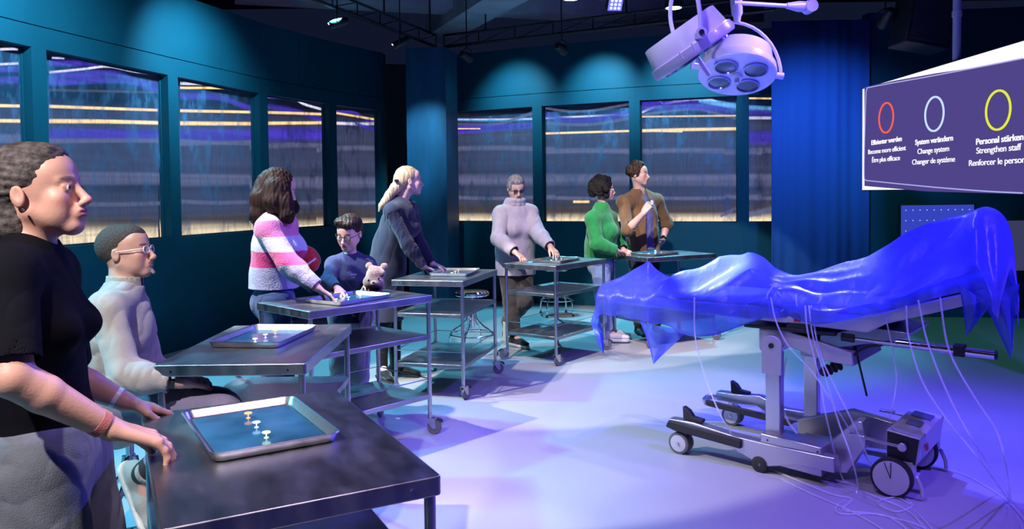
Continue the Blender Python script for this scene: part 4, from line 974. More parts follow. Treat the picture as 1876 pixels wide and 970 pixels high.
def hand_prims(f, wr, tip, n, right, s, curl=20, spread=6, thumb=35, pinch=False):
    """palm, four unequal bent fingers and a thumb from the side of the palm"""
    d = unit(np.array(tip) - wr); n = np.array(n, float); n = unit(n - d * (n @ d)); th = np.cross(d, n) * (1 if right else -1)
    wr = np.array(wr, float); pl = .088 * s
    for q in (-1, 0, 1): f.cone(wr + th * q * .012 * s, wr + d * pl + th * q * .026 * s, .0145 * s, .0125 * s, .012)
    f.cone(wr + d * .01, wr + d * pl * .55 + th * .022 * s + n * .006, .015 * s, .016 * s, .012)
    for i, (off, ln, dz) in enumerate(((.031, .074, 0), (.011, .082, .004), (-.010, .076, .002), (-.030, .060, -.004))):
        a = math.radians(spread * (1.3 - i)); dd = unit(d * math.cos(a) + th * math.sin(a)); base = wr + d * (pl - .004 + dz) + th * off * s; p = base; ang = math.radians(curl * (.55 + .12 * i))
        r0 = .0095 * s * (1 if i < 3 else .88)
        for k, fr in enumerate((.45, .31, .26)):
            v = dd * math.cos(ang) + n * math.sin(ang); e = p + v * ln * fr * s; f.cone(p, e, r0, r0 * .93, .004); p = e; r0 *= .93; ang += math.radians(curl)
    a = math.radians(thumb); b0 = wr + d * .020 * s + th * .026 * s; v = unit(d * math.cos(a) + th * math.sin(a) + n * .35)
    p1 = b0 + v * .042 * s; v2 = unit(d * math.cos(a * .45) + th * math.sin(a * .45) + n * .35); p2 = p1 + v2 * .032 * s; p3 = p2 + unit(v2 + n * .2) * .024 * s
    f.cone(b0, p1, .0145 * s, .0115 * s, .010); f.cone(p1, p2, .0112 * s, .0100 * s, .004); f.cone(p2, p3, .0100 * s, .0085 * s, .004)
def J(q): return at_y(*q)
class Person:
    def __init__(s, label, base, sp, vox=.0045, smooth_it=1):
        s.sp = sp; s.s = sp.get('s', 1.0); s.vox = vox; s.si = smooth_it
        for k, v in sp['j'].items(): setattr(s, k, V3(J(v)) if len(v) == 3 else V3(v[:3]))
        s.hR = frame(*sp['head'])
        s.base = V3(base[0], base[1], 0.); s.root = thing('person', label, 'person', s.base)
        by = math.radians(sp['body']); s.bf = np.array([math.cos(by), math.sin(by), 0]); s.br = np.array([math.sin(by), -math.cos(by), 0])
        s.hipR = s.hip + s.br * .085 * s.s * sp.get('hw', 1); s.hipL = s.hip - s.br * .085 * s.s * sp.get('hw', 1)
        if 'waist' not in sp['j']: s.waist = s.hip * .62 + (s.shR + s.shL) / 2 * .38
        s.chest = s.hip * .25 + (s.shR + s.shL) / 2 * .75
        s.shc = (s.shR + s.shL) / 2
        if 'verbose' in sp: pass
    def torso(s, f, g=0., fs=.66, hipr=.155, wr=.130, cr=.158, top=True, bot=True, k=.03, sh=.058, z0=None):
        S = s.s; fl = s.bf
        hp = s.hip
        f.cone(hp, s.waist, hipr * S + g, wr * S + g, k, flat=fl, fs=fs + .08, cap0=False)
        f.cone(s.waist, s.chest, wr * S + g, cr * S + g, k, flat=fl, fs=fs + .04)
        f.cone(s.chest, s.shc - np.array([0, 0, .035 * S]), cr * S + g, .125 * S + g, k, flat=fl, fs=fs)
        f.cone(s.shR, s.shL, sh * S + g, sh * S + g, k + .01, flat=fl, fs=.9)
        f.cone(s.shR * .8 + s.shc * .2, s.neck, .05 * S + g, .045 * S + g, .04); f.cone(s.shL * .8 + s.shc * .2, s.neck, .05 * S + g, .045 * S + g, .04)
    def bust(s, f, r=.062, g=0.):
        for q in (-1, 1): f.ell(s.chest + s.br * q * .075 * s.s + s.bf * (.085 + g * .6) * s.s - np.array([0, 0, .02]), r * s.s + g * .3, k=.05)
    def arm(s, f, side, g=0., to=1., ra=(.046, .040, .038, .026), k=.02, cap=False, start=0.):
        sh, el, wr = (s.shR, s.elR, s.wrR) if side == 'R' else (s.shL, s.elL, s.wrL); S = s.s
        if to <= 1: e = sh + (el - sh) * to; f.cone(sh, e, ra[0] * S + g, (ra[0] + (ra[1] - ra[0]) * to) * S + g, k, cap=cap); return e
        f.cone(sh, el, ra[0] * S + g, ra[1] * S + g, k); t = to - 1; e = el + (wr - el) * t; m = el + (wr - el) * min(.3, t * .5)
        f.cone(el, m, ra[1] * S + g, ra[2] * S * 1.06 + g, k)
        f.cone(m, e, ra[2] * S * 1.06 + g, (ra[2] + (ra[3] - ra[2]) * t) * S + g, k, cap=cap); return e
    def opening(s, f, side, to, g, ra=(.046, .040, .038, .026), depth=.03):
        sh, el, wr = (s.shR, s.elR, s.wrR) if side == 'R' else (s.shL, s.elL, s.wrL); S = s.s
        if to <= 1: a, b, t, r = sh, el, to, ra[0] + (ra[1] - ra[0]) * to
        else: a, b, t, r = el, wr, to - 1, ra[2] + (ra[3] - ra[2]) * (to - 1)
        d = unit(b - a); e = a + (b - a) * t; f.cone(e - d * depth, e + d * .05, r * S + g - .005, r * S + g - .004, .0, 's')
    def legs(s, f, g=0., k=.03, r=(.088, .060, .052, .036), to=(1., 1.), cap=False):
        S = s.s
        for h, kn, an, t in ((s.hipR, s.knR, s.anR, to[0]), (s.hipL, s.knL, s.anL, to[1])):
            f.cone(h, kn, r[0] * S + g, r[1] * S + g, k); m = kn + (an - kn) * .3; e = kn + (an - kn) * t
            f.cone(kn, m, r[1] * S + g, r[2] * S * 1.05 + g, .02); f.cone(m, e, r[2] * S * 1.05 + g, r[3] * S + g, .02, cap=cap)
        f.cone(s.hipR, s.hipL, .09 * S + g, .09 * S + g, .05); f.ell(s.hip - s.bf * .05 * S - np.array([0, 0, .02]), .10 * S + g * .5, k=.05)
    def body(s, skin, lips=(.42, .13, .12), brow=None, tone=None, old=False, chub=1., feet=True):
        f = Field(); S = s.s; sp = s.sp; hs = sp.get('hs', S)
        head_prims(f, s.head, s.hR, hs, old, chub)
        nb = s.neck; nt = s.head + s.hR @ (np.array([0, -.022, -.055]) * hs)
        f.cone(nt, nb, .050 * S * sp.get('nk', 1), .056 * S * sp.get('nk', 1), .025)
        s.torso(f, -.004); s.arm(f, 'R', to=2.0, k=.008, ra=(.048, .043, .040, .027)); s.arm(f, 'L', to=2.0, k=.008, ra=(.048, .043, .040, .027)); s.legs(f, -.006)
        for sd in 'RL':
            h = sp['hand' + sd]; wr, hd = (s.wrR, s.hdR) if sd == 'R' else (s.wrL, s.hdL)
            el = s.elR if sd == 'R' else s.elL
            f.cone(wr, wr + unit(hd - wr) * .02, .026 * S, .020 * S, .008)
            hand_prims(f, wr, hd, h.get('n', (0, 0, -1)), sd == 'R', S * h.get('s', 1.), h.get('curl', 22), h.get('spread', 7), h.get('thumb', 38))
        for an, to in ((s.anR, s.toR), (s.anL, s.toL)):
            fd = unit(np.array([(to - an)[0], (to - an)[1], 0])) if abs((to - an)[2]) < .12 else unit(to - an); fu = np.array([0, 0, 1.]) if abs(fd[2]) < .3 else unit(np.cross(np.cross(fd, (0, 0, 1)), fd))
            f.cone(an, an + fd * .13 * S - fu * .05 * S, .034 * S, .022 * S, .02)
        P, Fc = f.mesh(s.vox); skin = np.array(skin); lips = np.array(lips); R = s.hR; c = s.head
        def cols(P):
            C = np.tile(skin, (len(P), 1)); q = (P - c) @ R / hs
            def blend(cen, rad, col, amt=1.):
                nonlocal C
                dd = np.sqrt((((q - np.array(cen)) / np.array(rad)) ** 2).sum(1)); w_ = np.clip((1.25 - dd) / .5, 0, 1)[:, None] * amt; C = C * (1 - w_) + np.array(col) * w_
            for t_ in (-1, 1): blend((t_ * .040, .070, -.035), (.022, .025, .020), skin * np.array([1.12, .82, .80]), .5); blend((t_ * .031, .09, -.001), (.019, .014, .012), skin * np.array([.72, .62, .62]), .55)
            blend((0, .112, -.040), (.014, .012, .012), skin * np.array([1.1, .8, .78]), .45)
            blend((0, .098, -.066), (.0235, .014, .0105), lips); blend((0, .106, -.0652), (.020, .010, .0012), lips * .35)
            if brow is not None:
                for t_ in (-1, 1): blend((t_ * .029, .084, .0210), (.021, .020, .0058), brow, .9)
            rs = np.random.RandomState(3); K = rs.normal(size=(4, 3)) * 55; m = sum(np.sin(P @ K[i] + i) for i in range(4)) / 4
            return C * (1 + .05 * m)[:, None]
        o = np_mesh('body', P, Fc, mat('skin_%d' % len(bpy.data.materials), skin, .48, attr='Col', bump=.08, bscale=180, sss=.12), s.root, s.base, cols, smooth_it=s.si); s.bodyo = o
        for t_ in (-1, 1):
            cc = c + R @ (np.array([t_ * .031, .0785, -.002]) * hs); b = MB(); b.ball(cc - s.base, .0125 * hs, seg=16, rings=10)
            fw = R[:, 1]; 
            b.lathe([(0, .0128 * hs), (.0052 * hs, .0118 * hs), (.0060 * hs, .0105 * hs)], cc - s.base, align(fw), 14, mi=1); b.build('eye', ['eyewhite', 'iris'], s.root)
        return o
    def part(s, name, f, m, disp=None, cols=None, vox=None, si=None, parent=None):
        P, Fc = f.mesh(vox or s.vox); return np_mesh(name, P, Fc, m, parent or s.root, s.base, cols, disp, s.si if si is None else si)
    def shoe(s, an, to, m, sole='solew', hgt=0., r=1., boot=0.):
        d = unit(np.array([(to - an)[0], (to - an)[1], 0])) if abs((to - an)[2]) < .12 else unit(to - an); S = s.s * r; up = np.array([0, 0, 1.]) if abs(d[2]) < .3 else unit(np.cross(np.cross(d, (0, 0, 1)), d)); lat = unit(np.cross(d, up))
        f = Field(); h0 = an - up * .045 * S
        f.cone(h0 - d * .03 * S, h0 + d * .10 * S, .040 * S, .036 * S, .02, flat=up, fs=.9); f.cone(h0 + d * .10 * S, h0 + d * .185 * S - up * .008 * S, .038 * S, .030 * S, .03, flat=up, fs=.75)
        f.cone(an - up * .02, an + up * (.03 + boot), .042 * S, .046 * S, .03, cap=True)
        f.plane(h0 - up * .032 * S, -up); o = s.part('shoe', f, m)
        g = Field(); g.cone(h0 - d * .035 * S - up * .030 * S, h0 + d * .18 * S - up * .030 * S, .043 * S, .038 * S, .0, flat=up, fs=.9); g.plane(h0 - up * .022 * S, up); g.plane(h0 - up * .050 * S, -up)
        s.part('sole', g, sole, parent=o); return o
    def glasses(s, m, rim=.0016, w=.021, hgt=.014, tint=None, temple=True):
        R, c, hs = s.hR, s.head, s.sp.get('hs', s.s)
        def T(x, y, z): return c + R @ (np.array([x, y, z]) * hs) - s.base
        b = MB()
        for q in (-1, 1):
            pts = []
            for k in range(20):
                a = 2 * PI * k / 20; e = 2.6; ca, sa = math.cos(a), math.sin(a)
                pts.append(T(q * .031 + w * np.sign(ca) * abs(ca) ** (2 / e), .101 - abs(q * .031 + w * ca) * .12, -.002 + hgt * np.sign(sa) * abs(sa) ** (2 / e)))
            b.tube(pts, rim * hs, 6, closed=True)
            if temple: b.tube([T(q * (.031 + w), .094, .004), T(q * .076, .06, .006), T(q * .083, -.005, .008), T(q * .082, -.02, -.004)], rim * hs, 6)
        b.tube([T(-.031 + w, .098, .002), T(0, .102, .005), T(.031 - w, .098, .002)], rim * hs, 6); g = b.build('glasses', m, s.root)
        if tint:
            for q in (-1, 1):
                b = MB(); pts = []
                for k in range(20):
                    a = 2 * PI * k / 20; e = 2.6; ca, sa = math.cos(a), math.sin(a)
                    pts.append(T(q * .031 + w * .97 * np.sign(ca) * abs(ca) ** (2 / e), .1005 - abs(q * .031 + w * ca) * .12, -.002 + hgt * .97 * np.sign(sa) * abs(sa) ** (2 / e)))
                b.add(pts, [tuple(range(20))]); o = b.build('lens', tint, g, smooth=0)
                m_ = o.modifiers.new('t', 'SOLIDIFY'); m_.thickness = .001
MT['eyewhite'] = mat('eye_white', (.65, .62, .60), .2); MT['iris'] = mat('iris', (.03, .025, .02), .15)
MT['solew'] = mat('pale_sole', (.65, .66, .62), .6); MT['soleb'] = mat('dark_sole', (.02, .02, .02), .7)
def tintmat(n, c, a): return mat(n, c, .08, alpha=a)
MT['tint'] = tintmat('tinted_lens', (.03, .02, .05), .65); MT['clearlens'] = tintmat('clear_lens', (.5, .5, .6), .18)
def fabric(name, col, bs=220, b=.25, var=.08, vs=6, sheen=.25, rough=.85, attr=None, stretch=(1, 1, 1), wr=.30, ws=5., sp_=.2): MT[name] = mat(name, col, rough, bump=b, bscale=bs, var=var, vscale=vs, sheen=sheen, attr=attr, spec=sp_, stretch=stretch, wrinkle=wr, wscale=ws); return name
def hairmat(name, col, rough=.45, var=.5, vs=60, st=(1, 1, .12)): MT[name] = mat(name, col, rough + .1, bump=.4, bscale=90, var=var, vscale=vs, stretch=st, spec=.22); return name
def skull_hair(f, P, g=.012, back=True, k=.02, front=.0, low=0.):
    """cap of hair over the cranium in head coordinates"""
    c, R, s = P.head, P.hR, P.sp.get('hs', P.s)
    f.ell(c + R @ (np.array([0, -.020, .040 + low]) * s), (np.array([.074, .094, .086]) + g) * s, R, k)
def HT(P, x, y, z): return P.head + P.hR @ (np.array([x, y, z]) * P.sp.get('hs', P.s))
# ---------------------------------------------------------------- the visitors
def hair(P, m, blobs, cuts=(), disp=None, vox=None, strandsp=(), name='hair'):
    f = Field(); hs = P.sp.get('hs', P.s)
    for b in blobs: f.ell(HT(P, *b[:3]), np.array(b[3:6]) * hs, P.hR, b[6] if len(b) > 6 else .02)
    for q in strandsp:                                   # (points in room coordinates, radii)
        f.chain(q[0], q[1], .02)
    for b in cuts: f.ell(HT(P, *b[:3]), np.array(b[3:6]) * hs, P.hR, .008, 's')
    return P.part(name, f, m, disp, vox=vox, si=1)
CAP = [(0, -.022, .042, .083, .100, .094)]
FACE = [(0, .095, -.035, .068, .070, .088)]
def legsgear(P, m, g, seed, r=(.088, .060, .052, .036), to=(.95, .95), waistcap=None, amp=.005, cuffs=True, top=True):
    f = Field(); P.legs(f, g, r=r, to=to, cap=True)
    if top: f.cone(P.hip, P.hip * .55 + P.waist * .45, .150 * P.s + g, .135 * P.s + g, .04, flat=P.bf, fs=.74, cap=True)
    if cuffs:
        for kn, an, t in ((P.knR, P.anR, to[0]), (P.knL, P.anL, to[1])):
            d = unit(an - kn); e = kn + (an - kn) * t; f.cone(e - d * .03, e + d * .05, r[3] * P.s + g - .006, r[3] * P.s + g - .006, .0, 's')
    return P.part('trousers', f, m, folds(seed, amp, .11, (1, 1, .6)))
def upper(P, name, m, g, to, seed, amp=.004, wl=.08, ga=None, hem=None, neck=.062, neckdrop=0., bust=0., extra=None, cols=None, ra=(.046, .040, .038, .026), kw={}, low=None, openings=True, flare=0.):
    f = Field(); P.torso(f, g, **kw)
    if bust: P.bust(f, bust, g)
    if low is not None:                                   # skirt of the garment below the hip line
        f.cone(P.hip, P.hip + np.array([0, 0, -low]), (.155 + flare * .4) * P.s + g, (.155 + flare) * P.s + g, .05, flat=P.bf, fs=.78)
    ga = g if ga is None else ga
    for sd, t_ in zip('RL', to): P.arm(f, sd, ga, t_, ra=ra, cap=True, k=.03)
    if extra: extra(f)
    up = unit(P.head - P.neck); c = P.neck + up * (.055 - neckdrop)
    if neck: f.cone(P.neck - up * neckdrop, P.neck + up * .15, neck * P.s, (neck + .03) * P.s, .006, 's')
    if openings:
        for sd, t_ in zip('RL', to): P.opening(f, sd, t_, ga, ra=ra)
    if hem is not None: f.plane((0, 0, hem), (0, 0, -1))
    return P.part(name, f, m, folds(seed, amp, wl), cols)
def watch(P, side, m='black', r=.030, disc=True):
    wr, el = (P.wrR, P.elR) if side == 'R' else (P.wrL, P.elL); d = unit(wr - el); R = align(d); c = Vector(wr - d * .035 - P.base); b = MB()
    b.lathe([(r - .002, -.011), (r + .002, -.010), (r + .002, .010), (r - .002, .011)], c, R, 24)
    u = Vector((0, -.5, .8)); u = (u - Vector(d) * u.dot(Vector(d))).normalized()
    if disc: b.cyl(c + u * (r - .002), c + u * (r + .010), .019, seg=20, mi=1)
    b.build('wristwatch' if disc else 'bracelet', [m, 'chrome'], P.root)

# 1: woman in the foreground
P = Person('woman in black T-shirt and grey trousers, hands resting on the nearest table', (-1.17, 1.97), dict(s=1.0, head=(4, 11), body=12, hw=1.05, nk=1.02,
    handR=dict(n=(.25, .25, -1), curl=27, spread=4, thumb=20, s=1.18), handL=dict(n=(0, 0, -1), curl=10, spread=5, thumb=30),
    j=dict(head=(72, 356, 1.93), neck=(50, 455, 1.93), shR=(8, 505, 1.76), shL=(92, 500, 2.09), elR=(22, 692, 1.68), wrR=(205, 787, 1.83), hdR=(300, 808, 1.90),
           elL=(130, 690, 2.22), wrL=(232, 738, 2.26), hdL=(300, 752, 2.33), hip=(85, 835, 1.97), knR=(-1.12, 1.86, .50, 0), knL=(-1.14, 2.08, .50, 0), anR=(-1.16, 1.84, .09, 0), anL=(-1.18, 2.10, .09, 0), toR=(-1.0, 1.86, .06, 0), toL=(-1.02, 2.14, .06, 0))), vox=.0034)
P.body((0.64, 0.35, 0.26), (.40, .11, .11), (.16, .11, .09), old=True, chub=.93)
f1 = fabric('black_jersey', (.006, .006, .009), 260, .15, .06, sheen=0., sp_=.08)
upper(P, 'tshirt', f1, .012, (.86, .86), 11, .0022, .09, ga=.020, hem=float(at_y(85, 785, 1.97)[2]), neck=.064, neckdrop=-.02, bust=.040, kw=dict(wr=.135, hipr=.150, sh=.058, fs=.60), low=.06)
f2 = fabric('grey_chambray', (.16, .175, .21), 320, .35, .22, 14); legsgear(P, f2, .020, 12, (.098, .072, .064, .052), amp=.006)
hm = hairmat('hair_greybrown', (.085, .070, .066), .5, .75, 75, (1, .25, 1))
f_ = strands(5, .0014, .016, P.hR @ np.array([0, .9, -.3]))
hair(P, hm, [(0, -.024, .048, .084, .100, .088), (0, -.078, .0, .078, .052, .088, .03), (0, -.098, -.052, .070, .046, .055, .03), (.04, -.06, -.07, .035, .035, .04, .03), (-.04, -.06, -.07, .035, .035, .04, .03), (0, .040, .085, .058, .037, .030, .03), (0, -.085, -.085, .055, .040, .040, .03), (.045, -.012, .040, .030, .040, .030, .02), (-.045, -.012, .040, .030, .040, .030, .02)],
     [(0, .105, -.030, .075, .062, .080), (.088, .002, -.018, .022, .030, .040), (-.088, .002, -.018, .022, .034, .046)], f_)
for an, to in ((P.anR, P.toR), (P.anL, P.toL)): P.shoe(an, to, 'blackr')
b = MB(); c = Vector(HT(P, .086, -.002, -.038) - P.base); b.ball(c, .0035, seg=10, rings=8); b.build('earring', 'chrome', P.root)
watch(P, 'R', fabric('pink_cord', (.45, .14, .12)), .030, False); watch(P, 'L', 'white', .030, False)

# 2: seated man
P = Person('seated man with clear-framed glasses and goatee in a pale linen shirt', (MANX, MANY), dict(s=1.0, head=(3, 9), body=12, nk=1.1,
    handR=dict(n=(.2, .2, -1), curl=24, thumb=25), handL=dict(n=(-.2, -.2, -1), curl=22, thumb=30),
    j=dict(head=(231, 463, 3.27), neck=(228, 528, 3.26), shR=(196, 568, 3.08), shL=(240, 562, 3.44), elR=(230, 690, 2.99), wrR=(334, 700, 3.04), hdR=(370, 707, 3.10),
           elL=(280, 684, 3.50), wrL=(350, 692, 3.36), hdL=(388, 703, 3.24), hip=(216, 734, 3.28), waist=(212, 668, 3.27), knR=(408, 752, 3.08), knL=(402, 742, 3.48), anR=(262, 868, 3.05), anL=(330, 880, 3.50), toR=(288, 940, 3.02), toL=(392, 930, 3.44))))
P.body((0.68, 0.38, 0.29), (.42, .15, .13), (.10, .07, .06), old=True)
fl = fabric('linen', (.44, .41, .37), 300, .35, .12, 10, wr=.6, ws=6.)
def placket(f): pass
upper(P, 'linen_shirt', fl, .018, (1.78, 1.78), 21, .0065, .085, ga=.020, neck=.066, neckdrop=.01, kw=dict(wr=.150, hipr=.165, fs=.76), low=.02)
f = Field(); up = unit(P.head - P.neck); P.neck2 = P.neck
f.cone(P.neck + up * .0, P.neck + up * .052, .074, .071, .0, cap=True, cap0=True); f.cone(P.neck - up * .05, P.neck + up * .1, .066, .066, .0, op='s')
f.ell(P.neck + P.bf * .085 + up * .035, (.03, .022, .05), k=.0, op='s'); col = P.part('collar', f, fl)
b = MB()
for k in range(4): q = P.shc + P.bf * (.108 - .004 * k) + np.array([0, 0, -.05 - .075 * k]) - P.base; b.ball(q, .0055, seg=8, rings=6)
b.build('button', 'white', P.root)
ft = fabric('slate_trousers', (.20, .18, .27), 300, .25, .1); legsgear(P, ft, .014, 22, to=(.88, .88))
hm = hairmat('hair_cropped', (.07, .055, .05), .75, .35, 220, (1, 1, 1))
hair(P, hm, [(0, -.024, .036, .0765, .0955, .0875), (0, .030, .058, .060, .062, .054, .02)], [(0, .118, -.012, .080, .078, .080), (.088, .012, -.030, .030, .040, .050), (-.088, .012, -.030, .030, .040, .050)], None)
f = Field(); hs = 1.
for x in (-.010, 0, .010): f.cone(HT(P, x, .084, -.084), HT(P, x * .6, .096, -.104), .0085, .0045, .006)
P.part('goatee', f, hairmat('beard_grey', (.35, .30, .27), .6, .6, 120), strands(3, .0008, .006), vox=.002)
f = Field(); f.cone(HT(P, -.022, .093, -.056), HT(P, 0, .0985, -.052), .003, .004, .003); f.cone(HT(P, .022, .093, -.056), HT(P, 0, .0985, -.052), .003, .004, .003); P.part('moustache', f, 'beard_grey', vox=.002)
P.glasses('white', .0018, .0215, .015, 'clearlens'); watch(P, 'R', 'black', .032)
f = Field(); f.cone(P.anR + unit(P.knR - P.anR) * .08, P.anR, .050, .046); P.part('sock', f, 'blackr')
for an, to in ((P.anR, P.toR), (P.anL, P.toL)): P.shoe(an, to, fabric('pale_sneaker', (.30, .33, .30)) if 'pale_sneaker' not in MT else 'pale_sneaker', 'solew')

# 3: woman in the striped sweater
P = Person('long-haired brunette woman in pink, white and magenta striped sweater and jeans', at_y(503, 545, 4.99)[:2], dict(s=.98, head=(22, -16), body=25,
    handR=dict(n=(.1, .1, -1), curl=16, thumb=30, s=1.05), handL=dict(n=(.2, -.9, -.2), curl=45, thumb=30),
    j=dict(head=(511, 347, 4.96), neck=(502, 396, 4.97), shR=(490, 420, 4.80), shL=(523, 414, 5.12), elR=(529, 484, 4.70), wrR=(580, 527, 4.68), hdR=(603, 541, 4.72),
           elL=(538, 472, 5.22), wrL=(547, 460, 5.12), hdL=(562, 457, 5.02), hip=(503, 548, 4.99), waist=(502, 505, 4.99), knR=(500, 670, 4.93), knL=(520, 666, 5.10), anR=(496, 775, 4.95), anL=(517, 768, 5.12), toR=(518, 790, 4.92), toL=(540, 782, 5.12))))
P.body((0.77, 0.46, 0.38), (.50, .15, .15), (.06, .04, .03))
def stripes(Q):
    C = np.tile(np.array([.62, .60, .66]), (len(Q), 1)); z = Q[:, 2]
    def yz_(y): return float(at_y(500, y, 4.9)[2])
    for y0, y1, c in ((0, 403, (.75, .66, .72)), (403, 432, (.72, .22, .47)), (432, 460, (.56, .62, .80)), (460, 489, (.62, .03, .22)), (489, 900, (.40, .42, .66))):
        m = (z < yz_(y0)) & (z >= yz_(y1)); C[m] = c
    sl = np.linalg.norm(np.cross(Q - P.elR, unit(P.wrR - P.elR)), axis=1) < .075; m = sl & (z < yz_(478)) & ((Q - P.elR) @ unit(P.wrR - P.elR) > -.02); C[m] = (.45, .45, .62); m2 = m & (((Q - P.elR) @ unit(P.wrR - P.elR)) > .16); C[m2] = (.30, .30, .45)
    sl = np.linalg.norm(np.cross(Q - P.shR, unit(P.elR - P.shR)), axis=1) < .09; m = sl & (z < yz_(432)) & (z > yz_(458)) & ((Q - P.shR) @ unit(P.elR - P.shR) > .03); C[m] = (.72, .70, .80)
    m = sl & (z < yz_(458)) & (z > yz_(480)) & ((Q - P.shR) @ unit(P.elR - P.shR) > .03); C[m] = (.72, .12, .33)
    return C
fs_ = fabric('striped_knit', (.7, .6, .65), 110, .6, .06, 30, .3, attr='Col')
upper(P, 'sweater', fs_, .026, (1.97, 1.9), 31, .006, .12, ga=.022, hem=float(at_y(500, 527, 4.99)[2]), neck=.058, neckdrop=-.04, bust=.078, cols=stripes, ra=(.050, .044, .040, .028), kw=dict(hipr=.165, wr=.150, fs=.78), low=.03)
fj = fabric('blue_denim', (.045, .09, .22), 300, .35, .25, 12); legsgear(P, fj, .010, 32, (.098, .066, .056, .040), to=(.97, .97))
hm = hairmat('hair_dark_brown', (.024, .011, .009), .6, .6, 60)
def wp(px, py, Y): return J((px, py, Y))
hair(P, hm, [(0, -.024, .044, .088, .106, .094), (0, -.055, -.02, .090, .070, .10, .03)], [(0, .115, -.045, .062, .072, .090)], strands(33, .0022, .020),
     strandsp=[([wp(492, 335, 4.97), wp(482, 365, 4.92), wp(474, 392, 4.90), wp(466, 405, 4.93)], [.075, .080, .055, .020]), ([wp(514, 345, 4.90), wp(520, 375, 4.86), wp(527, 396, 4.84), wp(531, 404, 4.84)], [.060, .058, .045, .018]),
               ([wp(505, 345, 4.88), wp(502, 370, 4.85), wp(498, 388, 4.86)], [.070, .062, .030]), ([wp(480, 370, 4.98), wp(468, 395, 5.0), wp(462, 400, 5.0)], [.060, .045, .015]), ([wp(526, 355, 5.08), wp(536, 382, 5.05), wp(534, 392, 5.05)], [.04, .04, .015])])
for an, to in ((P.anR, P.toR), (P.anL, P.toL)): P.shoe(an, to, 'blackr')

# 4: boy
P = Person('boy with glasses in a navy polo shirt reaching into the tray', at_y(642, 575, 5.42)[:2], dict(s=.80, hs=.98, head=(-106, -16, 4), body=-92, nk=.82,
    handR=dict(n=(0, .2, -1), curl=20, thumb=35, s=1.05), handL=dict(n=(.1, -.8, -.3), curl=40, thumb=30),
    j=dict(head=(640, 428, 5.40), neck=(643, 472, 5.44), shR=(612, 486, 5.42), shL=(674, 487, 5.44), elR=(600, 516, 5.24), wrR=(619, 530, 5.04), hdR=(622, 543, 4.93),
           elL=(681, 520, 5.40), wrL=(676, 526, 5.28), hdL=(672, 524, 5.20), hip=(643, 578, 5.44), waist=(643, 545, 5.44), knR=(623, 666, 5.40), knL=(658, 666, 5.43), anR=(624, 748, 5.44), anL=(657, 749, 5.46), toR=(620, 760, 5.26), toL=(662, 760, 5.27))))
P.body((0.79, 0.49, 0.41), (.48, .16, .15), (.04, .025, .02), chub=1.04)
fn = fabric('navy_pique', (.035, .045, .13), 300, .3, .08)
upper(P, 'polo_shirt', fn, .016, (1.9, 1.9), 41, .0045, .07, ga=.014, hem=float(at_y(643, 588, 5.44)[2]), neck=.060, neckdrop=-.03, low=.02, kw=dict(hipr=.16, wr=.148, fs=.72))
f = Field(); up = unit(P.head - P.neck); f.cone(P.neck - up * .005, P.neck + up * .028, .078, .062, .0, cap=True, cap0=True, flat=P.bf, fs=1.); f.cone(P.neck - up * .05, P.neck + up * .1, .068, .050, .0, op='s'); f.ell(P.neck + P.bf * .075 + up * .015, (.022, .03, .04), k=0, op='s'); P.part('collar', f, fabric('navy_collar', (.06, .08, .20)))
b = MB()
for i, (x, z) in enumerate(((0, 0), (1, 0), (2, 0), (3, 0), (.8, -1), (2.0, -1))): q = P.chest - P.br * (.030 + .012 * x) + P.bf * .128 + np.array([0, 0, .035 + .018 * z]) - P.base; b.box(q, (.008, .006, .011))
b.build('chest_emblem', fabric('emblem_thread', (.30, .32, .60)), P.root)
fg = fabric('light_grey_trousers', (.42, .40, .46), 300, .3, .1); legsgear(P, fg, .016, 42, (.090, .068, .062, .056), to=(.96, .96), amp=.007)
hm = hairmat('hair_black_brown', (.022, .014, .012), .38, .5, 70)
hair(P, hm, [(0, -.020, .052, .086, .100, .088), (.02, .050, .098, .062, .050, .038, .02), (-.03, .055, .090, .055, .045, .036, .02), (0, -.070, .0, .074, .046, .060, .03)], [(0, .112, -.020, .064, .062, .078), (.095, .005, -.015, .026, .034, .040), (-.095, .005, -.015, .026, .034, .040)], strands(43, .0018, .018, (0.3, -.5, .8)))
P.glasses('black', .0022, .0225, .0165, 'clearlens')
for an, to in ((P.anR, P.toR), (P.anL, P.toL)): P.shoe(an, to, 'blackr', r=1.05)

# 5: blonde woman
P = Person('blonde woman with ponytail in a navy dress leaning on a trolley table', at_y(712, 500, 6.52)[:2], dict(s=1.0, head=(18, 4), body=20,
    handR=dict(n=(0, 0, -1), curl=22, thumb=25), handL=dict(n=(0, 0, -1), curl=16, thumb=30),
    j=dict(head=(750, 333, 6.46), neck=(733, 370, 6.45), shR=(717, 388, 6.27), shL=(753, 385, 6.62), elR=(746, 447, 6.22), wrR=(775, 489, 6.25), hdR=(793, 497, 6.33),
           elL=(765, 440, 6.65), wrL=(792, 484, 6.55), hdL=(809, 490, 6.60), hip=(709, 492, 6.52), waist=(714, 452, 6.50), knR=(703, 588, 6.46), knL=(722, 585, 6.62), anR=(700, 672, 6.45), anL=(724, 668, 6.66), toR=(716, 685, 6.22), toL=(757, 685, 6.60))))
P.body((0.77, 0.51, 0.44), (.45, .18, .17), (.35, .27, .18), old=True)
fd = fabric('navy_shirt', (.022, .022, .060), 260, .25, .1)
upper(P, 'shirt', fd, .008, (1.97, 1.97), 51, .005, .05, ga=.012, neck=.060, neckdrop=.0, hem=float(P.hip[2]))
fv = fabric('dark_slate_dress', (.040, .042, .075), 240, .3, .12)
def vest(f):
    f.cone(P.hip, P.hip + V3(-.03, 0, -.45), .175, .195, .06, flat=P.bf, fs=.80)
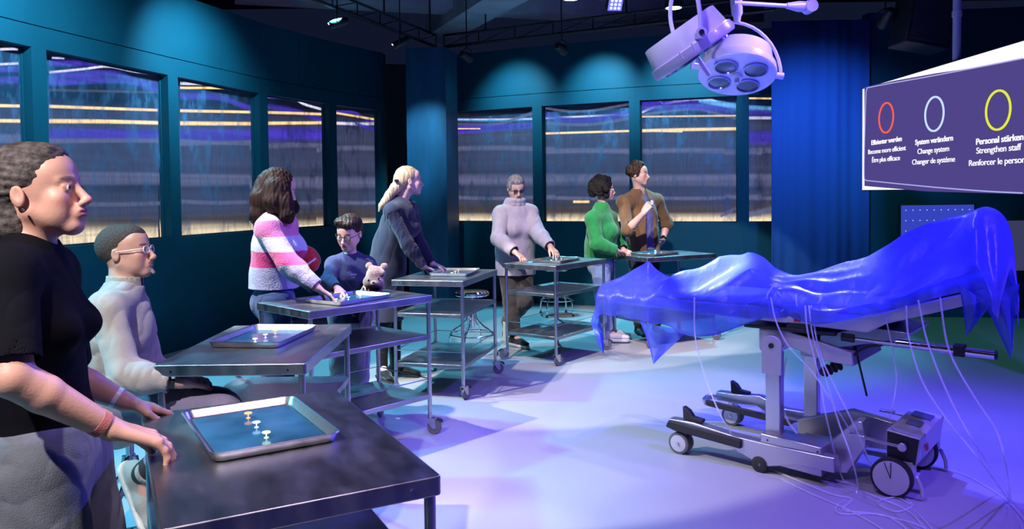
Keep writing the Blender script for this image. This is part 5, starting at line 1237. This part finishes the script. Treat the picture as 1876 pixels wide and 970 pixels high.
f = Field(); P.torso(f, .020, hipr=.165, wr=.150, fs=.76, sh=.052); P.bust(f, .07, .02); vest(f)
up = unit(P.head - P.neck); f.cone(P.neck - up * .0 + P.bf * .02, P.neck + up * .15, .062, .09, .01, 's'); f.cone(P.neck + P.bf * .09, P.neck + P.bf * .13 - up * .18, .045, .008, .01, 's')
for s_, e_ in ((P.shR, P.elR), (P.shL, P.elL)): f.cone(s_ + unit(e_ - s_) * .035, e_, .064, .064, .006, 's')
f.plane(P.hip + V3(0, 0, -.43), (0, 0, -1)); P.part('dress', f, fv, folds(52, .005, .13))
legsgear(P, fabric('black_leggings', (.006, .006, .008)), .004, 53, amp=.002, top=False, cuffs=False)
hm = hairmat('hair_blonde', (.60, .46, .28), .40, .35, 60)
hair(P, hm, [(0, -.022, .044, .083, .101, .090), (0, -.080, .0, .055, .050, .06, .03)], [(0, .105, -.030, .075, .072, .080), (.088, .012, -.020, .024, .036, .042), (-.088, .012, -.020, .024, .036, .042)], strands(54, .0014, .016),
     strandsp=[([wp(738, 330, 6.43), wp(724, 345, 6.40), wp(713, 358, 6.36), wp(706, 369, 6.33), wp(699, 376, 6.31), wp(694, 388, 6.30)], [.055, .042, .034, .030, .022, .006])])
b = MB(); b.box(Vector(wp(726, 331, 6.36) - P.base), (.03, .03, .02)); b.build('hair_clip', 'black', P.root, bevel=.003)
for an, to in ((P.anR, P.toR), (P.anL, P.toL)): P.shoe(an, to, fabric('black_leather', (.010, .010, .012), rough=.4) if 'black_leather' not in MT else 'black_leather', 'soleb', r=1.12, boot=.10)

# 6: woman in the lilac sweater
P = Person('grey-haired woman with dark glasses in a pale lilac cowl-neck sweater', at_y(945, 492, 7.98)[:2], dict(s=1.0, head=(-72, -17), body=-65,
    handR=dict(n=(0, 0, -1), curl=18, thumb=30), handL=dict(n=(0, 0, -1), curl=26, thumb=30),
    j=dict(head=(945, 346, 7.94), neck=(943, 376, 7.98), shR=(918, 393, 7.92), shL=(971, 391, 8.02), elR=(913, 438, 7.72), wrR=(944, 463, 7.56), hdR=(958, 474, 7.50),
           elL=(986, 428, 7.82), wrL=(1009, 453, 7.62), hdL=(1022, 468, 7.52), hip=(945, 490, 8.0), waist=(944, 455, 8.0), knR=(936, 553, 7.92), knL=(962, 553, 7.88), anR=(942, 616, 7.88), anL=(927, 592, 8.25), toR=(962, 633, 7.74), toL=(926, 618, 8.30))))
P.body((0.74, 0.46, 0.38), (.42, .15, .14), (.25, .22, .2), old=True)
fw_ = fabric('lilac_knit', (.52, .45, .54), 140, .5, .06, 20)
def cape(f):
    f.cone(P.shR, P.hip - P.br * -.10 + V3(0, 0, .02), .075, .10, .06, flat=P.bf, fs=.8); f.cone(P.shL, P.hip - P.br * .06 + V3(0, 0, .02), .075, .11, .06, flat=P.bf, fs=.8)
upper(P, 'sweater', fw_, .030, (1.93, 1.93), 61, .006, .12, ga=.030, hem=float(at_y(945, 505, 7.9)[2]), neck=.052, neckdrop=-.06, bust=.07, extra=cape, ra=(.048, .044, .040, .028), kw=dict(hipr=.175, wr=.165, fs=.78, sh=.048, cr=.150), low=.10, flare=.02)
f = Field(); up = unit(P.head - P.neck + P.bf * .03); c = P.neck + up * -.005
for k, (r0, dz, tilt) in enumerate(((.098, -.01, .10), (.090, .030, .05), (.082, .058, .0))):
    for a in range(12):
        an = 2 * PI * a / 12; an2 = an + 2 * PI / 12; q = [c + up * dz + P.br * math.cos(w_) * r0 + P.bf * math.sin(w_) * r0 * .9 + up * -tilt * math.sin(w_) * .35 for w_ in (an, an2)]
        f.cone(q[0], q[1], .022, .022, .02)
P.part('cowl_collar', f, fw_, folds(62, .004, .08))
legsgear(P, fabric('brown_trousers', (.055, .045, .045), 280, .3), .016, 63, (.092, .066, .060, .052), to=(.97, .92), amp=.006)
hm = hairmat('hair_silver', (.27, .24, .26), .45, .5, 70)
hair(P, hm, [(0, -.016, .055, .085, .100, .088), (.01, .050, .090, .060, .045, .035, .02), (0, -.065, .0, .076, .050, .060, .03), (.068, .01, .03, .02, .04, .04, .02), (-.068, .01, .03, .02, .04, .04, .02)], [(0, .115, -.028, .066, .062, .078), (.095, .010, -.030, .03, .034, .040), (-.095, .010, -.030, .03, .034, .040)], strands(64, .0018, .016, (.3, -.5, .8)))
P.glasses('black', .0026, .0225, .0150, 'tint')
fc = fabric('black_canvas', (.015, .015, .02))
for an, to in ((P.anR, P.toR), (P.anL, P.toL)): P.shoe(an, to, fc, 'solew', r=1.05)

# 7: woman in the green sweater
P = Person('curly dark-haired woman in a green turtleneck sweater and pale jeans', at_y(1102, 480, 8.18)[:2], dict(s=.96, head=(0, 4), body=-12,
    handR=dict(n=(0, 0, -1), curl=26, thumb=20), handL=dict(n=(0, .2, -1), curl=24, thumb=20),
    j=dict(head=(1107, 349, 8.15), neck=(1102, 382, 8.15), shR=(1086, 402, 8.00), shL=(1116, 400, 8.30), elR=(1094, 448, 7.90), wrR=(1130, 460, 7.92), hdR=(1146, 463, 8.00),
           elL=(1132, 445, 8.33), wrL=(1142, 458, 8.18), hdL=(1156, 464, 8.08), hip=(1102, 484, 8.18), waist=(1101, 450, 8.18), knR=(1104, 545, 8.02), knL=(1112, 545, 8.26), anR=(1112, 608, 8.0), anL=(1116, 603, 8.24), toR=(1134, 620, 7.98), toL=(1138, 612, 8.22))))
P.body((0.67, 0.38, 0.29), (.42, .14, .13), (.03, .02, .02))
fgz = fabric('green_knit', (.018, .22, .055), 120, .5, .08, 20)
upper(P, 'sweater', fgz, .032, (1.96, 1.96), 71, .006, .10, ga=.028, hem=float(at_y(1102, 472, 8.18)[2]), neck=.050, neckdrop=-.07, bust=.078, ra=(.052, .046, .040, .028), kw=dict(hipr=.185, wr=.170, fs=.80), low=.08, flare=.03)
f = Field(); up = unit(P.head - P.neck); f.cone(P.neck - up * .01, P.neck + up * .050, .080, .068, .0, cap=True, flat=None); f.cone(P.neck - up * .05, P.neck + up * .1, .052, .052, .0, op='s'); P.part('turtleneck_collar', f, fgz, folds(72, .003, .03, (1, 1, 2)))
legsgear(P, fabric('pale_denim', (.20, .28, .46), 280, .35, .25, 12), .014, 73, (.094, .068, .062, .056), to=(.95, .95), amp=.006)
hm = hairmat('hair_curly_black', (.008, .006, .006), .7, .6, 60, (1, 1, 1))
rc_ = np.random.RandomState(7); blobs = [(0, -.030, .045, .118, .120, .110)]
for k in range(46):
    v_ = unit(rc_.normal(size=3)); 
    if v_[1] > .45 and v_[2] < .55: continue
    if v_[2] < -.85: continue
    blobs.append((v_[0] * .118, v_[1] * .120 - .03, v_[2] * .125 + .025, .034, .034, .034, .006))
hair(P, hm, blobs, [(0, .120, -.030, .060, .072, .080)], strands(74, .0018, .02, (1, 1, 1)))
P.glasses('white', .0018, .021, .0145, 'clearlens')
for an, to in ((P.anR, P.toR), (P.anL, P.toL)): P.shoe(an, to, fabric('white_sneaker', (.62, .58, .58)) if 'white_sneaker' not in MT else 'white_sneaker', 'solew', r=1.12)

# 8: man in the brown shirt
P = Person('tall curly-haired man in an open brown shirt over a blue T-shirt holding a small cup', at_y(1180, 470, 8.58)[:2], dict(s=1.04, head=(-30, 5, 3), body=-58,
    handR=dict(n=(.6, .5, .3), curl=52, thumb=20, spread=2), handL=dict(n=(-.8, .2, 0), curl=30, thumb=30),
    j=dict(head=(1170, 321, 8.52), neck=(1171, 352, 8.55), shR=(1143, 372, 8.42), shL=(1203, 369, 8.68), elR=(1150, 422, 8.20), wrR=(1179, 391, 8.10), hdR=(1191, 374, 8.08),
           elL=(1222, 410, 8.70), wrL=(1214, 442, 8.60), hdL=(1204, 453, 8.52), hip=(1179, 470, 8.58), waist=(1177, 432, 8.56), knR=(1172, 544, 8.50), knL=(1200, 542, 8.60), anR=(1170, 600, 8.50), anL=(1203, 598, 8.62), toR=(1180, 610, 8.28), toL=(1218, 608, 8.42))))
P.body((0.73, 0.44, 0.35), (.45, .17, .15), (.05, .03, .02))
fb = fabric('blue_tshirt', (.17, .17, .38), 260, .2, .08)
upper(P, 'tshirt', fb, .006, (.3, .3), 81, .004, .07, neck=.066, neckdrop=.0, hem=float(at_y(1180, 458, 8.5)[2]), low=.05, kw=dict(fs=.76), openings=False)
fr_ = fabric('brown_corduroy', (.20, .105, .045), 220, .5, .15, 12)
f = Field(); P.torso(f, .026, hipr=.165, wr=.155, fs=.80, sh=.062); f.cone(P.hip, P.hip + V3(0, 0, -.05), .175, .185, .04, flat=P.bf, fs=.80)
for sd, t_ in (('R', 1.18), ('L', 1.30)): P.arm(f, sd, .022, t_, cap=True, k=.03)
up = unit(P.head - P.neck); f.cone(P.neck - up * .03, P.neck + up * .15, .066, .09, .008, 's')
mid = P.chest + P.bf * .16; f.cone(P.neck + P.bf * .06, P.chest + P.bf * .15, .034, .062, .0, 's'); f.cone(P.chest + P.bf * .15, P.hip + P.bf * .19 + V3(0, 0, -.12), .066, .095, .0, 's')
for sd, t_ in (('R', 1.18), ('L', 1.30)): P.opening(f, sd, t_, .022)
f.plane(P.hip + V3(0, 0, .015), (0, 0, -1)); P.part('overshirt', f, fr_, folds(82, .006, .09))
f = Field(); f.cone(P.neck + up * -.005, P.neck + up * .045, .080, .074, .0, cap=True, cap0=True); f.cone(P.neck - up * .05, P.neck + up * .1, .068, .066, .0, op='s'); f.ell(P.neck + P.bf * .085 + up * .02, (.04, .04, .06), k=.0, op='s'); P.part('collar', f, fr_)
legsgear(P, fabric('dark_patterned_trousers', (.05, .05, .06), 200, .4, .5, 10), .016, 83, amp=.006)
hm = hairmat('hair_brown_wavy', (.055, .030, .020), .45, .6, 60)
blobs = [(0, -.022, .050, .090, .104, .092)]
for k in range(34):
    v_ = unit(rc_.normal(size=3))
    if (v_[1] > .6 and v_[2] < .5) or v_[2] < -.55: continue
    blobs.append((v_[0] * .088, v_[1] * .098 - .02, v_[2] * .092 + .048, .030, .030, .024, .010))
hair(P, hm, blobs, [(0, .118, -.028, .066, .068, .082), (.10, .012, -.030, .03, .034, .040), (-.10, .012, -.030, .03, .034, .040)], strands(84, .0028, .02, (.5, -.5, .7)))
watch(P, 'L', 'black', .032)
for an, to in ((P.anR, P.toR), (P.anL, P.toL)): P.shoe(an, to, 'blackr')
# things that people hold
t = thing('cup', 'small white cup held up by the man in the brown shirt', 'cup', J((1195, 372, 8.03)))
b = MB(); b.lathe([(0, -.02), (.012, -.02), (.020, .026), (.0215, .026), (.0205, .024), (.0135, -.014), (0, -.014)], seg=24); b.build('cup_body', 'white', t)
b = MB(); b.lathe([(.0205, .024), (.0225, .026), (.0215, .029), (.0195, .027)], seg=24); b.build('rim', 'alu', t)
# teddy
tb_ = J((689, 508, 5.24)); t = thing('teddy_bear', 'beige plush teddy bear tucked under the boy\'s arm', 'teddy bear', tb_)
class G: pass
g = G(); g.s = 1; g.vox = .004; g.root = t; g.base = tb_; g.si = 1
def gp(name, f, m, disp=None, cols=None): P_, F_ = f.mesh(.004); return np_mesh(name, P_, F_, m, t, tb_, cols, disp, 1)
mf = fabric('beige_plush', (.34, .25, .20), 150, .9, .2, 30, .6); rp = Vector(RT); up_ = Vector(UP); fw0 = Vector(FW)
def tp(x, y, z=0): return V3(tb_) + RT * x + UP * y - FW * z
f = Field(); f.ell(tp(.0, .02, .02), (.062, .058, .056)); f.ell(tp(-.03, -.03, .045), (.050, .046, .046), k=.02); f.ell(tp(.02, -.035, .05), (.044, .036, .040), k=.02)
f.ell(tp(-.045, .075, .0), (.026, .020, .026), k=.01); f.ell(tp(.055, .07, .0), (.026, .018, .026), k=.01); f.cone(tp(.02, -.06), tp(.0, -.10), .035, .028, .02); f.cone(tp(-.02, .06, .03), tp(.05, .03, .05), .022, .022, .012)
body_ = gp('plush_body', f, mf, folds(9, .002, .012, (1, 1, 1)))
b = MB(); b.ball(tp(-.035, -.015, .088) - tb_, .008, seg=10, rings=8); b.ball(tp(.03, -.005, .085) - tb_, .008, seg=10, rings=8); b.build('eye', 'black', t)
f = Field(); f.ell(tp(.0, -.035, .085), (.026, .018, .018)); gp('muzzle', f, fabric('pale_plush', (.50, .42, .36), 150, .9))
b = MB(); b.ball(tp(.0, -.028, .102) - tb_, (.009, .006, .006), seg=10, rings=8); b.build('nose', 'black', t)
# red pouch
rb = J((561, 475, 5.02)); t = thing('red_plush_bag', 'red pouch with white stripe held by the woman in the striped sweater', 'bag', rb)
tb_ = rb
f = Field(); f.ell(tp(.0, .0, .0), (.075, .060, .065)); f.cone(tp(-.05, .02), tp(.03, -.03), .05, .055, .03); f.cone(tp(-.06, .03), tp(.02, .035), .045, .035, .03); MT['red_felt'] = mat('red_felt', (.55, .015, .02), .7, bump=.4, bscale=120, sheen=.3)
gp('pouch', f, 'red_felt', folds(5, .003, .05, (1, 1, 1)))
b = MB(); b.tube([tp(-.03, -.055, .055) - rb, tp(.02, -.035, .068) - rb, tp(.07, .005, .035) - rb], .008, 8); b.build('stripe', 'white', t)
b = MB(); b.tube(smoothpath([tp(.0, .085, 0) - rb, tp(.05, .06, .0) - rb, tp(.085, .01, .0) - rb, tp(.088, -.03, .0) - rb], 6), .007, 8); b.build('piping', fabric('tan_felt', (.35, .22, .14)), t)
# ---------------------------------------------------------------- drape over the operating table
def make_drape():
    NU, NVn = 300, 120
    u = np.linspace(-1.05, 1.30, NU)
    top = interp(u, US, TOP)
    # stations across: near hem, near edge, near shoulder, crest, far shoulder, far edge, far hem  (y, z)
    hem_px = [(1075, 625), (1090, 585), (1102, 575), (1150, 583), (1175, 586), (1200, 592), (1240, 609), (1275, 618), (1320, 612), (1360, 597), (1400, 583), (1440, 584), (1500, 594), (1560, 585), (1620, 573), (1665, 562), (1720, 545), (1762, 530), (1800, 548), (1840, 560), (1862, 552)]
    H_ = np.array([bl(px, py, -.33) for px, py in hem_px]); o = np.argsort(H_[:, 0]); hz = np.interp(u, H_[o, 0], H_[o, 2])
    # tip at the foot corner and at the head corner
    def bump(c, w_, a): return a * np.clip(1 - np.abs(u - c) / w_, 0, None)
    he = interp(u, [-1.06, -.5, 0, .3, .6, .9, 1.1, 1.3], [.945, .955, .960, .965, 1.00, 1.10, 1.18, 1.08])      # height at the near mattress edge
    ridge = np.exp(-((u + .62) / .07) ** 2)
    S = np.linspace(0, 1, NVn); P = np.zeros((NU, NVn, 3)); hemw = np.zeros((NU, NVn))
    fz = interp(u, [-1.06, -.95, -.7, -.55, -.3, 0, .4, .8, 1.1, 1.3], [.74, .80, .80, .80, .80, .80, .84, .94, .96, .90])
    for i in range(NU):
        t_ = top[i]; e = min(he[i], t_ - .01)
        side = .02 * math.sin(u[i] * 9) + .015 * math.sin(u[i] * 23 + 1)
        st_y = [-.335 + side, -.330 + side * .7, -.315, -.27, -.14, .0, .14, .27, .32, .34 + side, .35 + side]
        st_z = [hz[i], hz[i] * .5 + e * .5, e - .03, e + .02, e * .35 + t_ * .65, t_, t_ - .03, e + .01, e - .05, (fz[i] + e) / 2, fz[i]]
        ss = [0, .17, .28, .34, .45, .54, .63, .72, .78, .88, 1]
        P[i, :, 0] = u[i]; P[i, :, 1] = interp(S, ss, st_y); P[i, :, 2] = interp(S, ss, st_z)
        hemw[i] = np.clip(1 - S / .032, 0, 1) + np.clip(1 - (1 - S) / .03, 0, 1)
    hemw[:3] = 1; hemw[-3:] = 1
    U, Sg = np.meshgrid(u, S, indexing='ij'); hang = np.clip((.30 - Sg) / .30, 0, 1); hang2 = np.clip((Sg - .76) / .24, 0, 1); flat_ = 1 - np.clip(hang + hang2, 0, 1)
    # hanging folds, tension folds fanning from the knee ridge and the hip
    fold = .020 * np.sin(U * 17 + 1.2 * np.sin(U * 5)) * hang ** .7 + .012 * np.sin(U * 41 + 2 * np.sin(U * 7) + Sg * 5) * hang + .025 * np.sin(U * 15 + 2) * hang2
    P[..., 1] -= fold * 1.0
    def crease(u0, s0, u1, s1, amp, w_):
        L = np.hypot(u1 - u0, s1 - s0); du, ds = (u1 - u0) / L, (s1 - s0) / L; a = (U - u0) * du + (Sg - s0) * ds; d = (U - u0) * ds - (Sg - s0) * du
        return amp * np.exp(-(d / w_) ** 2) * np.clip(np.minimum(a, L - a) / (.25 * L), 0, 1)
    z = P[..., 2]
    for c in ((-.60, .28, -.17, .55, .055, .035), (-.48, .28, -.10, .52, -.020, .03), (-.30, .2, .02, .50, .018, .03), (-.88, .62, -.70, .40, .03, .03), (-.80, .62, -.62, .42, .025, .03), (-.95, .3, -.84, .55, -.02, .03),
              (.02, .50, .60, .46, .018, .022), (.05, .44, .62, .40, .014, .02), (.12, .40, .7, .36, -.012, .02), (.10, .56, .55, .54, .012, .02), (.62, .50, 1.08, .54, .02, .025), (.70, .38, 1.08, .52, -.015, .03), (.16, .36, .12, .10, .018, .03), (.16, .36, -.10, .12, .014, .03),
              (-.10, .46, .13, .36, .016, .03), (-.62, .30, -.30, .10, .014, .03), (1.08, .54, 1.14, .1, .03, .03), (1.08, .54, 1.24, .2, -.03, .035), (-.2, .55, -.02, .62, .015, .03)): z += 1.35 * crease(*c)
    r = np.random.RandomState(4); z += .006 * np.sin(U * 31 + 3 * np.sin(Sg * 6 + U * 3)) * np.exp(-((Sg - .36) / .10) ** 2)
    
    for k in range(9):
        a, b_, ph = r.normal(size=2) * (9, 11), r.rand() * 6, r.rand() * 6; z += .0035 * np.sin(U * a[0] * 1.6 + Sg * a[1] * 1.6 + ph + np.sin(U * 4 + b_)) * flat_
    # corner tips: pull the end columns down / inwards
    foot = np.clip((-.93 - U) / .12, 0, 1); P[..., 0] += foot ** 2 * .03; P[..., 2] -= foot ** 2 * .03
    # head end falls over the frame
    hd = np.clip((U - 1.14) / .16, 0, 1); P[..., 0] -= hd ** 2 * .09; P[..., 2] -= hd ** 2 * .10
    vs = P.reshape(-1, 3); fs = np.array([(i * NVn + j, (i + 1) * NVn + j, (i + 1) * NVn + j + 1, i * NVn + j + 1) for i in range(NU - 1) for j in range(NVn - 1)])
    me = bpy.data.meshes.new('drape'); me.from_pydata([tuple(v) for v in vs], [], [tuple(map(int, q)) for q in fs]); me.materials.append(MT['drape'])
    at = me.attributes.new('hem', 'FLOAT', 'POINT'); at.data.foreach_set('value', np.clip(hemw, 0, 1).astype(np.float32).ravel()); me.shade_smooth()
    o = bpy.data.objects.new('drape', me); COL.objects.link(o); o.location = (BC[0], BC[1], 0); o.rotation_euler = (0, 0, BA)
    tag(o, 'large sheer blue drape covering the operating table and the figure on it', 'drape'); return o
DR = make_drape()
# hanging corner flaps, sewn to the drape
def flap(name, pts, v0, v1, n=26):
    """triangular flap: two top anchors and a tip given as pixels in the vertical planes v0, v1"""
    A, B_, C = [np.array(bl(px, py, vv)) for px, py, vv in pts]; vs = []; fs = []; at = []
    for i in range(n + 1):
        for j in range(n + 1):
            s_, t_ = j / n, i / n; top_ = A + (B_ - A) * s_; p = top_ * (1 - t_) + C * t_
            p = p + np.array([0, .03 * math.sin(s_ * 9 + 1) * t_ * (1 - t_) * 3, 0]); p[0] += .02 * math.sin(s_ * PI) * math.sin(t_ * PI); vs.append(tuple(p)); at.append(1. if (s_ < .05 or s_ > .95) else 0.)
            if i and j: q = i * (n + 1) + j; fs.append((q, q - 1, q - n - 2, q - n - 1))
    me = bpy.data.meshes.new(name); me.from_pydata(vs, [], fs); me.materials.append(MT['drape']); a_ = me.attributes.new('hem', 'FLOAT', 'POINT'); a_.data.foreach_set('value', at); me.shade_smooth()
    o = bpy.data.objects.new(name, me); COL.objects.link(o); o.parent = DR
flap('corner_flap', [(1092, 560, -.34), (1082, 590, -.20), (1106, 651, -.33)], 0, 0)
flap('corner_flap', [(1172, 590, .30), (1260, 608, .30), (1197, 668, .30)], 0, 0)
flap('corner_flap', [(1756, 520, -.33), (1815, 560, -.33), (1770, 617, -.33)], 0, 0)
flap('corner_flap', [(1795, 540, .10), (1868, 520, .10), (1852, 660, .10)], 0, 0)
# clear tubing
def tubing(pts, r, label):
    base = Vector(pts[0]); base.z = 0
    b = MB(); b.tube([Vector(p) - base for p in smoothpath(pts, 10)], r, 8); o = b.build('clear_tube', 'tube', None, loc=base)
    tag(o, label, 'tubing', 'clear plastic tubes trailing from the operating table')
def Bq(px, py, v): p = bl(px, py, v); return np.array([BC[0], BC[1], 0]) + BU * p[0] + BV * p[1] + np.array([0, 0, p[2]])
def Fq(px, py): return at_z(px, py, .006)
tubing([Bq(1272, 545, -.36), Bq(1274, 620, -.37), Bq(1292, 690, -.40), Bq(1325, 770, -.46), Fq(1380, 846), Fq(1460, 893), Fq(1560, 938), Fq(1640, 985)], .0046, 'single clear tube hanging from the left half of the drape onto the floor')
tubing([Bq(1412, 545, -.36), Bq(1422, 590, -.36), Bq(1445, 635, -.37), Bq(1490, 685, -.40), Bq(1530, 745, -.45), Fq(1610, 870), Fq(1690, 950), Fq(1720, 985)], .0046, 'clear tube starting beside the red label under the drape')
tubing([Bq(1475, 560, -.36), Bq(1480, 610, -.37), Bq(1500, 690, -.40), Bq(1515, 770, -.44), Fq(1545, 880), Fq(1590, 905), Fq(1660, 935), Fq(1700, 975)], .0046, 'left tube of the bundle hanging at the middle of the operating table')
tubing([Bq(1482, 560, -.34), Bq(1490, 620, -.35), Bq(1512, 690, -.38), Bq(1535, 770, -.42), Bq(1560, 840, -.5), Fq(1570, 900), Fq(1535, 925), Fq(1540, 942), Fq(1620, 945), Fq(1680, 985)], .0046, 'looping tube of the bundle in front of the drive block')
tubing([Bq(1486, 560, -.32), Bq(1500, 640, -.34), Bq(1525, 700, -.37), Bq(1560, 770, -.40), Fq(1620, 900), Fq(1655, 912), Fq(1672, 928), Fq(1640, 938), Fq(1608, 922), Fq(1640, 912), Fq(1670, 925)], .0046, 'tube ending in a small coil on the floor before the large wheel')
tubing([Bq(1440, 655, -.25), Bq(1432, 720, -.25), Bq(1440, 765, -.27), Bq(1460, 795, -.30)], .006, 'short tube strapped along the near column')
tubing([Bq(1622, 580, -.30), Bq(1635, 640, -.30), Bq(1642, 700, -.3), Bq(1630, 770, -.3), Fq(1625, 800)], .004, 'thin tube hanging behind the side rail')
tubing([Bq(1660, 560, -.34), Bq(1665, 620, -.36), Bq(1690, 700, -.45), Bq(1735, 770, -.55), Bq(1800, 850, -.68), Fq(1850, 920), Fq(1890, 960)], .0046, 'left one of three tubes falling from the head end')
tubing([Bq(1682, 550, -.34), Bq(1700, 630, -.38), Bq(1740, 730, -.5), Bq(1790, 820, -.62), Fq(1845, 900), Fq(1875, 975)], .0046, 'middle one of three tubes falling from the head end')
tubing([Bq(1722, 545, -.34), Bq(1738, 640, -.38), Bq(1780, 720, -.5), Bq(1825, 790, -.58), Bq(1842, 850, -.66), Fq(1852, 915), Fq(1862, 985)], .0046, 'right one of three tubes falling from the head end')
tubing([Fq(1380, 846), Fq(1440, 872), Fq(1520, 905), Fq(1560, 915), Fq(1545, 935), Fq(1600, 942), Fq(1680, 962), Fq(1720, 990)], .005, 'tube lying on the floor in a wide bend below the table base')
tubing([Fq(1700, 855), Fq(1760, 868), Fq(1820, 900), Fq(1862, 935), Fq(1890, 975)], .005, 'tube lying on the floor to the right of the large wheels')
tubing([Bq(1420, 520, -.30), Bq(1405, 545, -.31), Bq(1418, 575, -.31), Bq(1440, 560, -.30), Bq(1425, 535, -.29)], .005, 'tube loop showing through the drape above the red label')
tubing([Bq(1458, 540, -.30), Bq(1462, 565, -.31), Bq(1480, 568, -.31), Bq(1500, 555, -.30), Bq(1505, 540, -.29)], .005, 'tube loop showing through the drape at mid table')
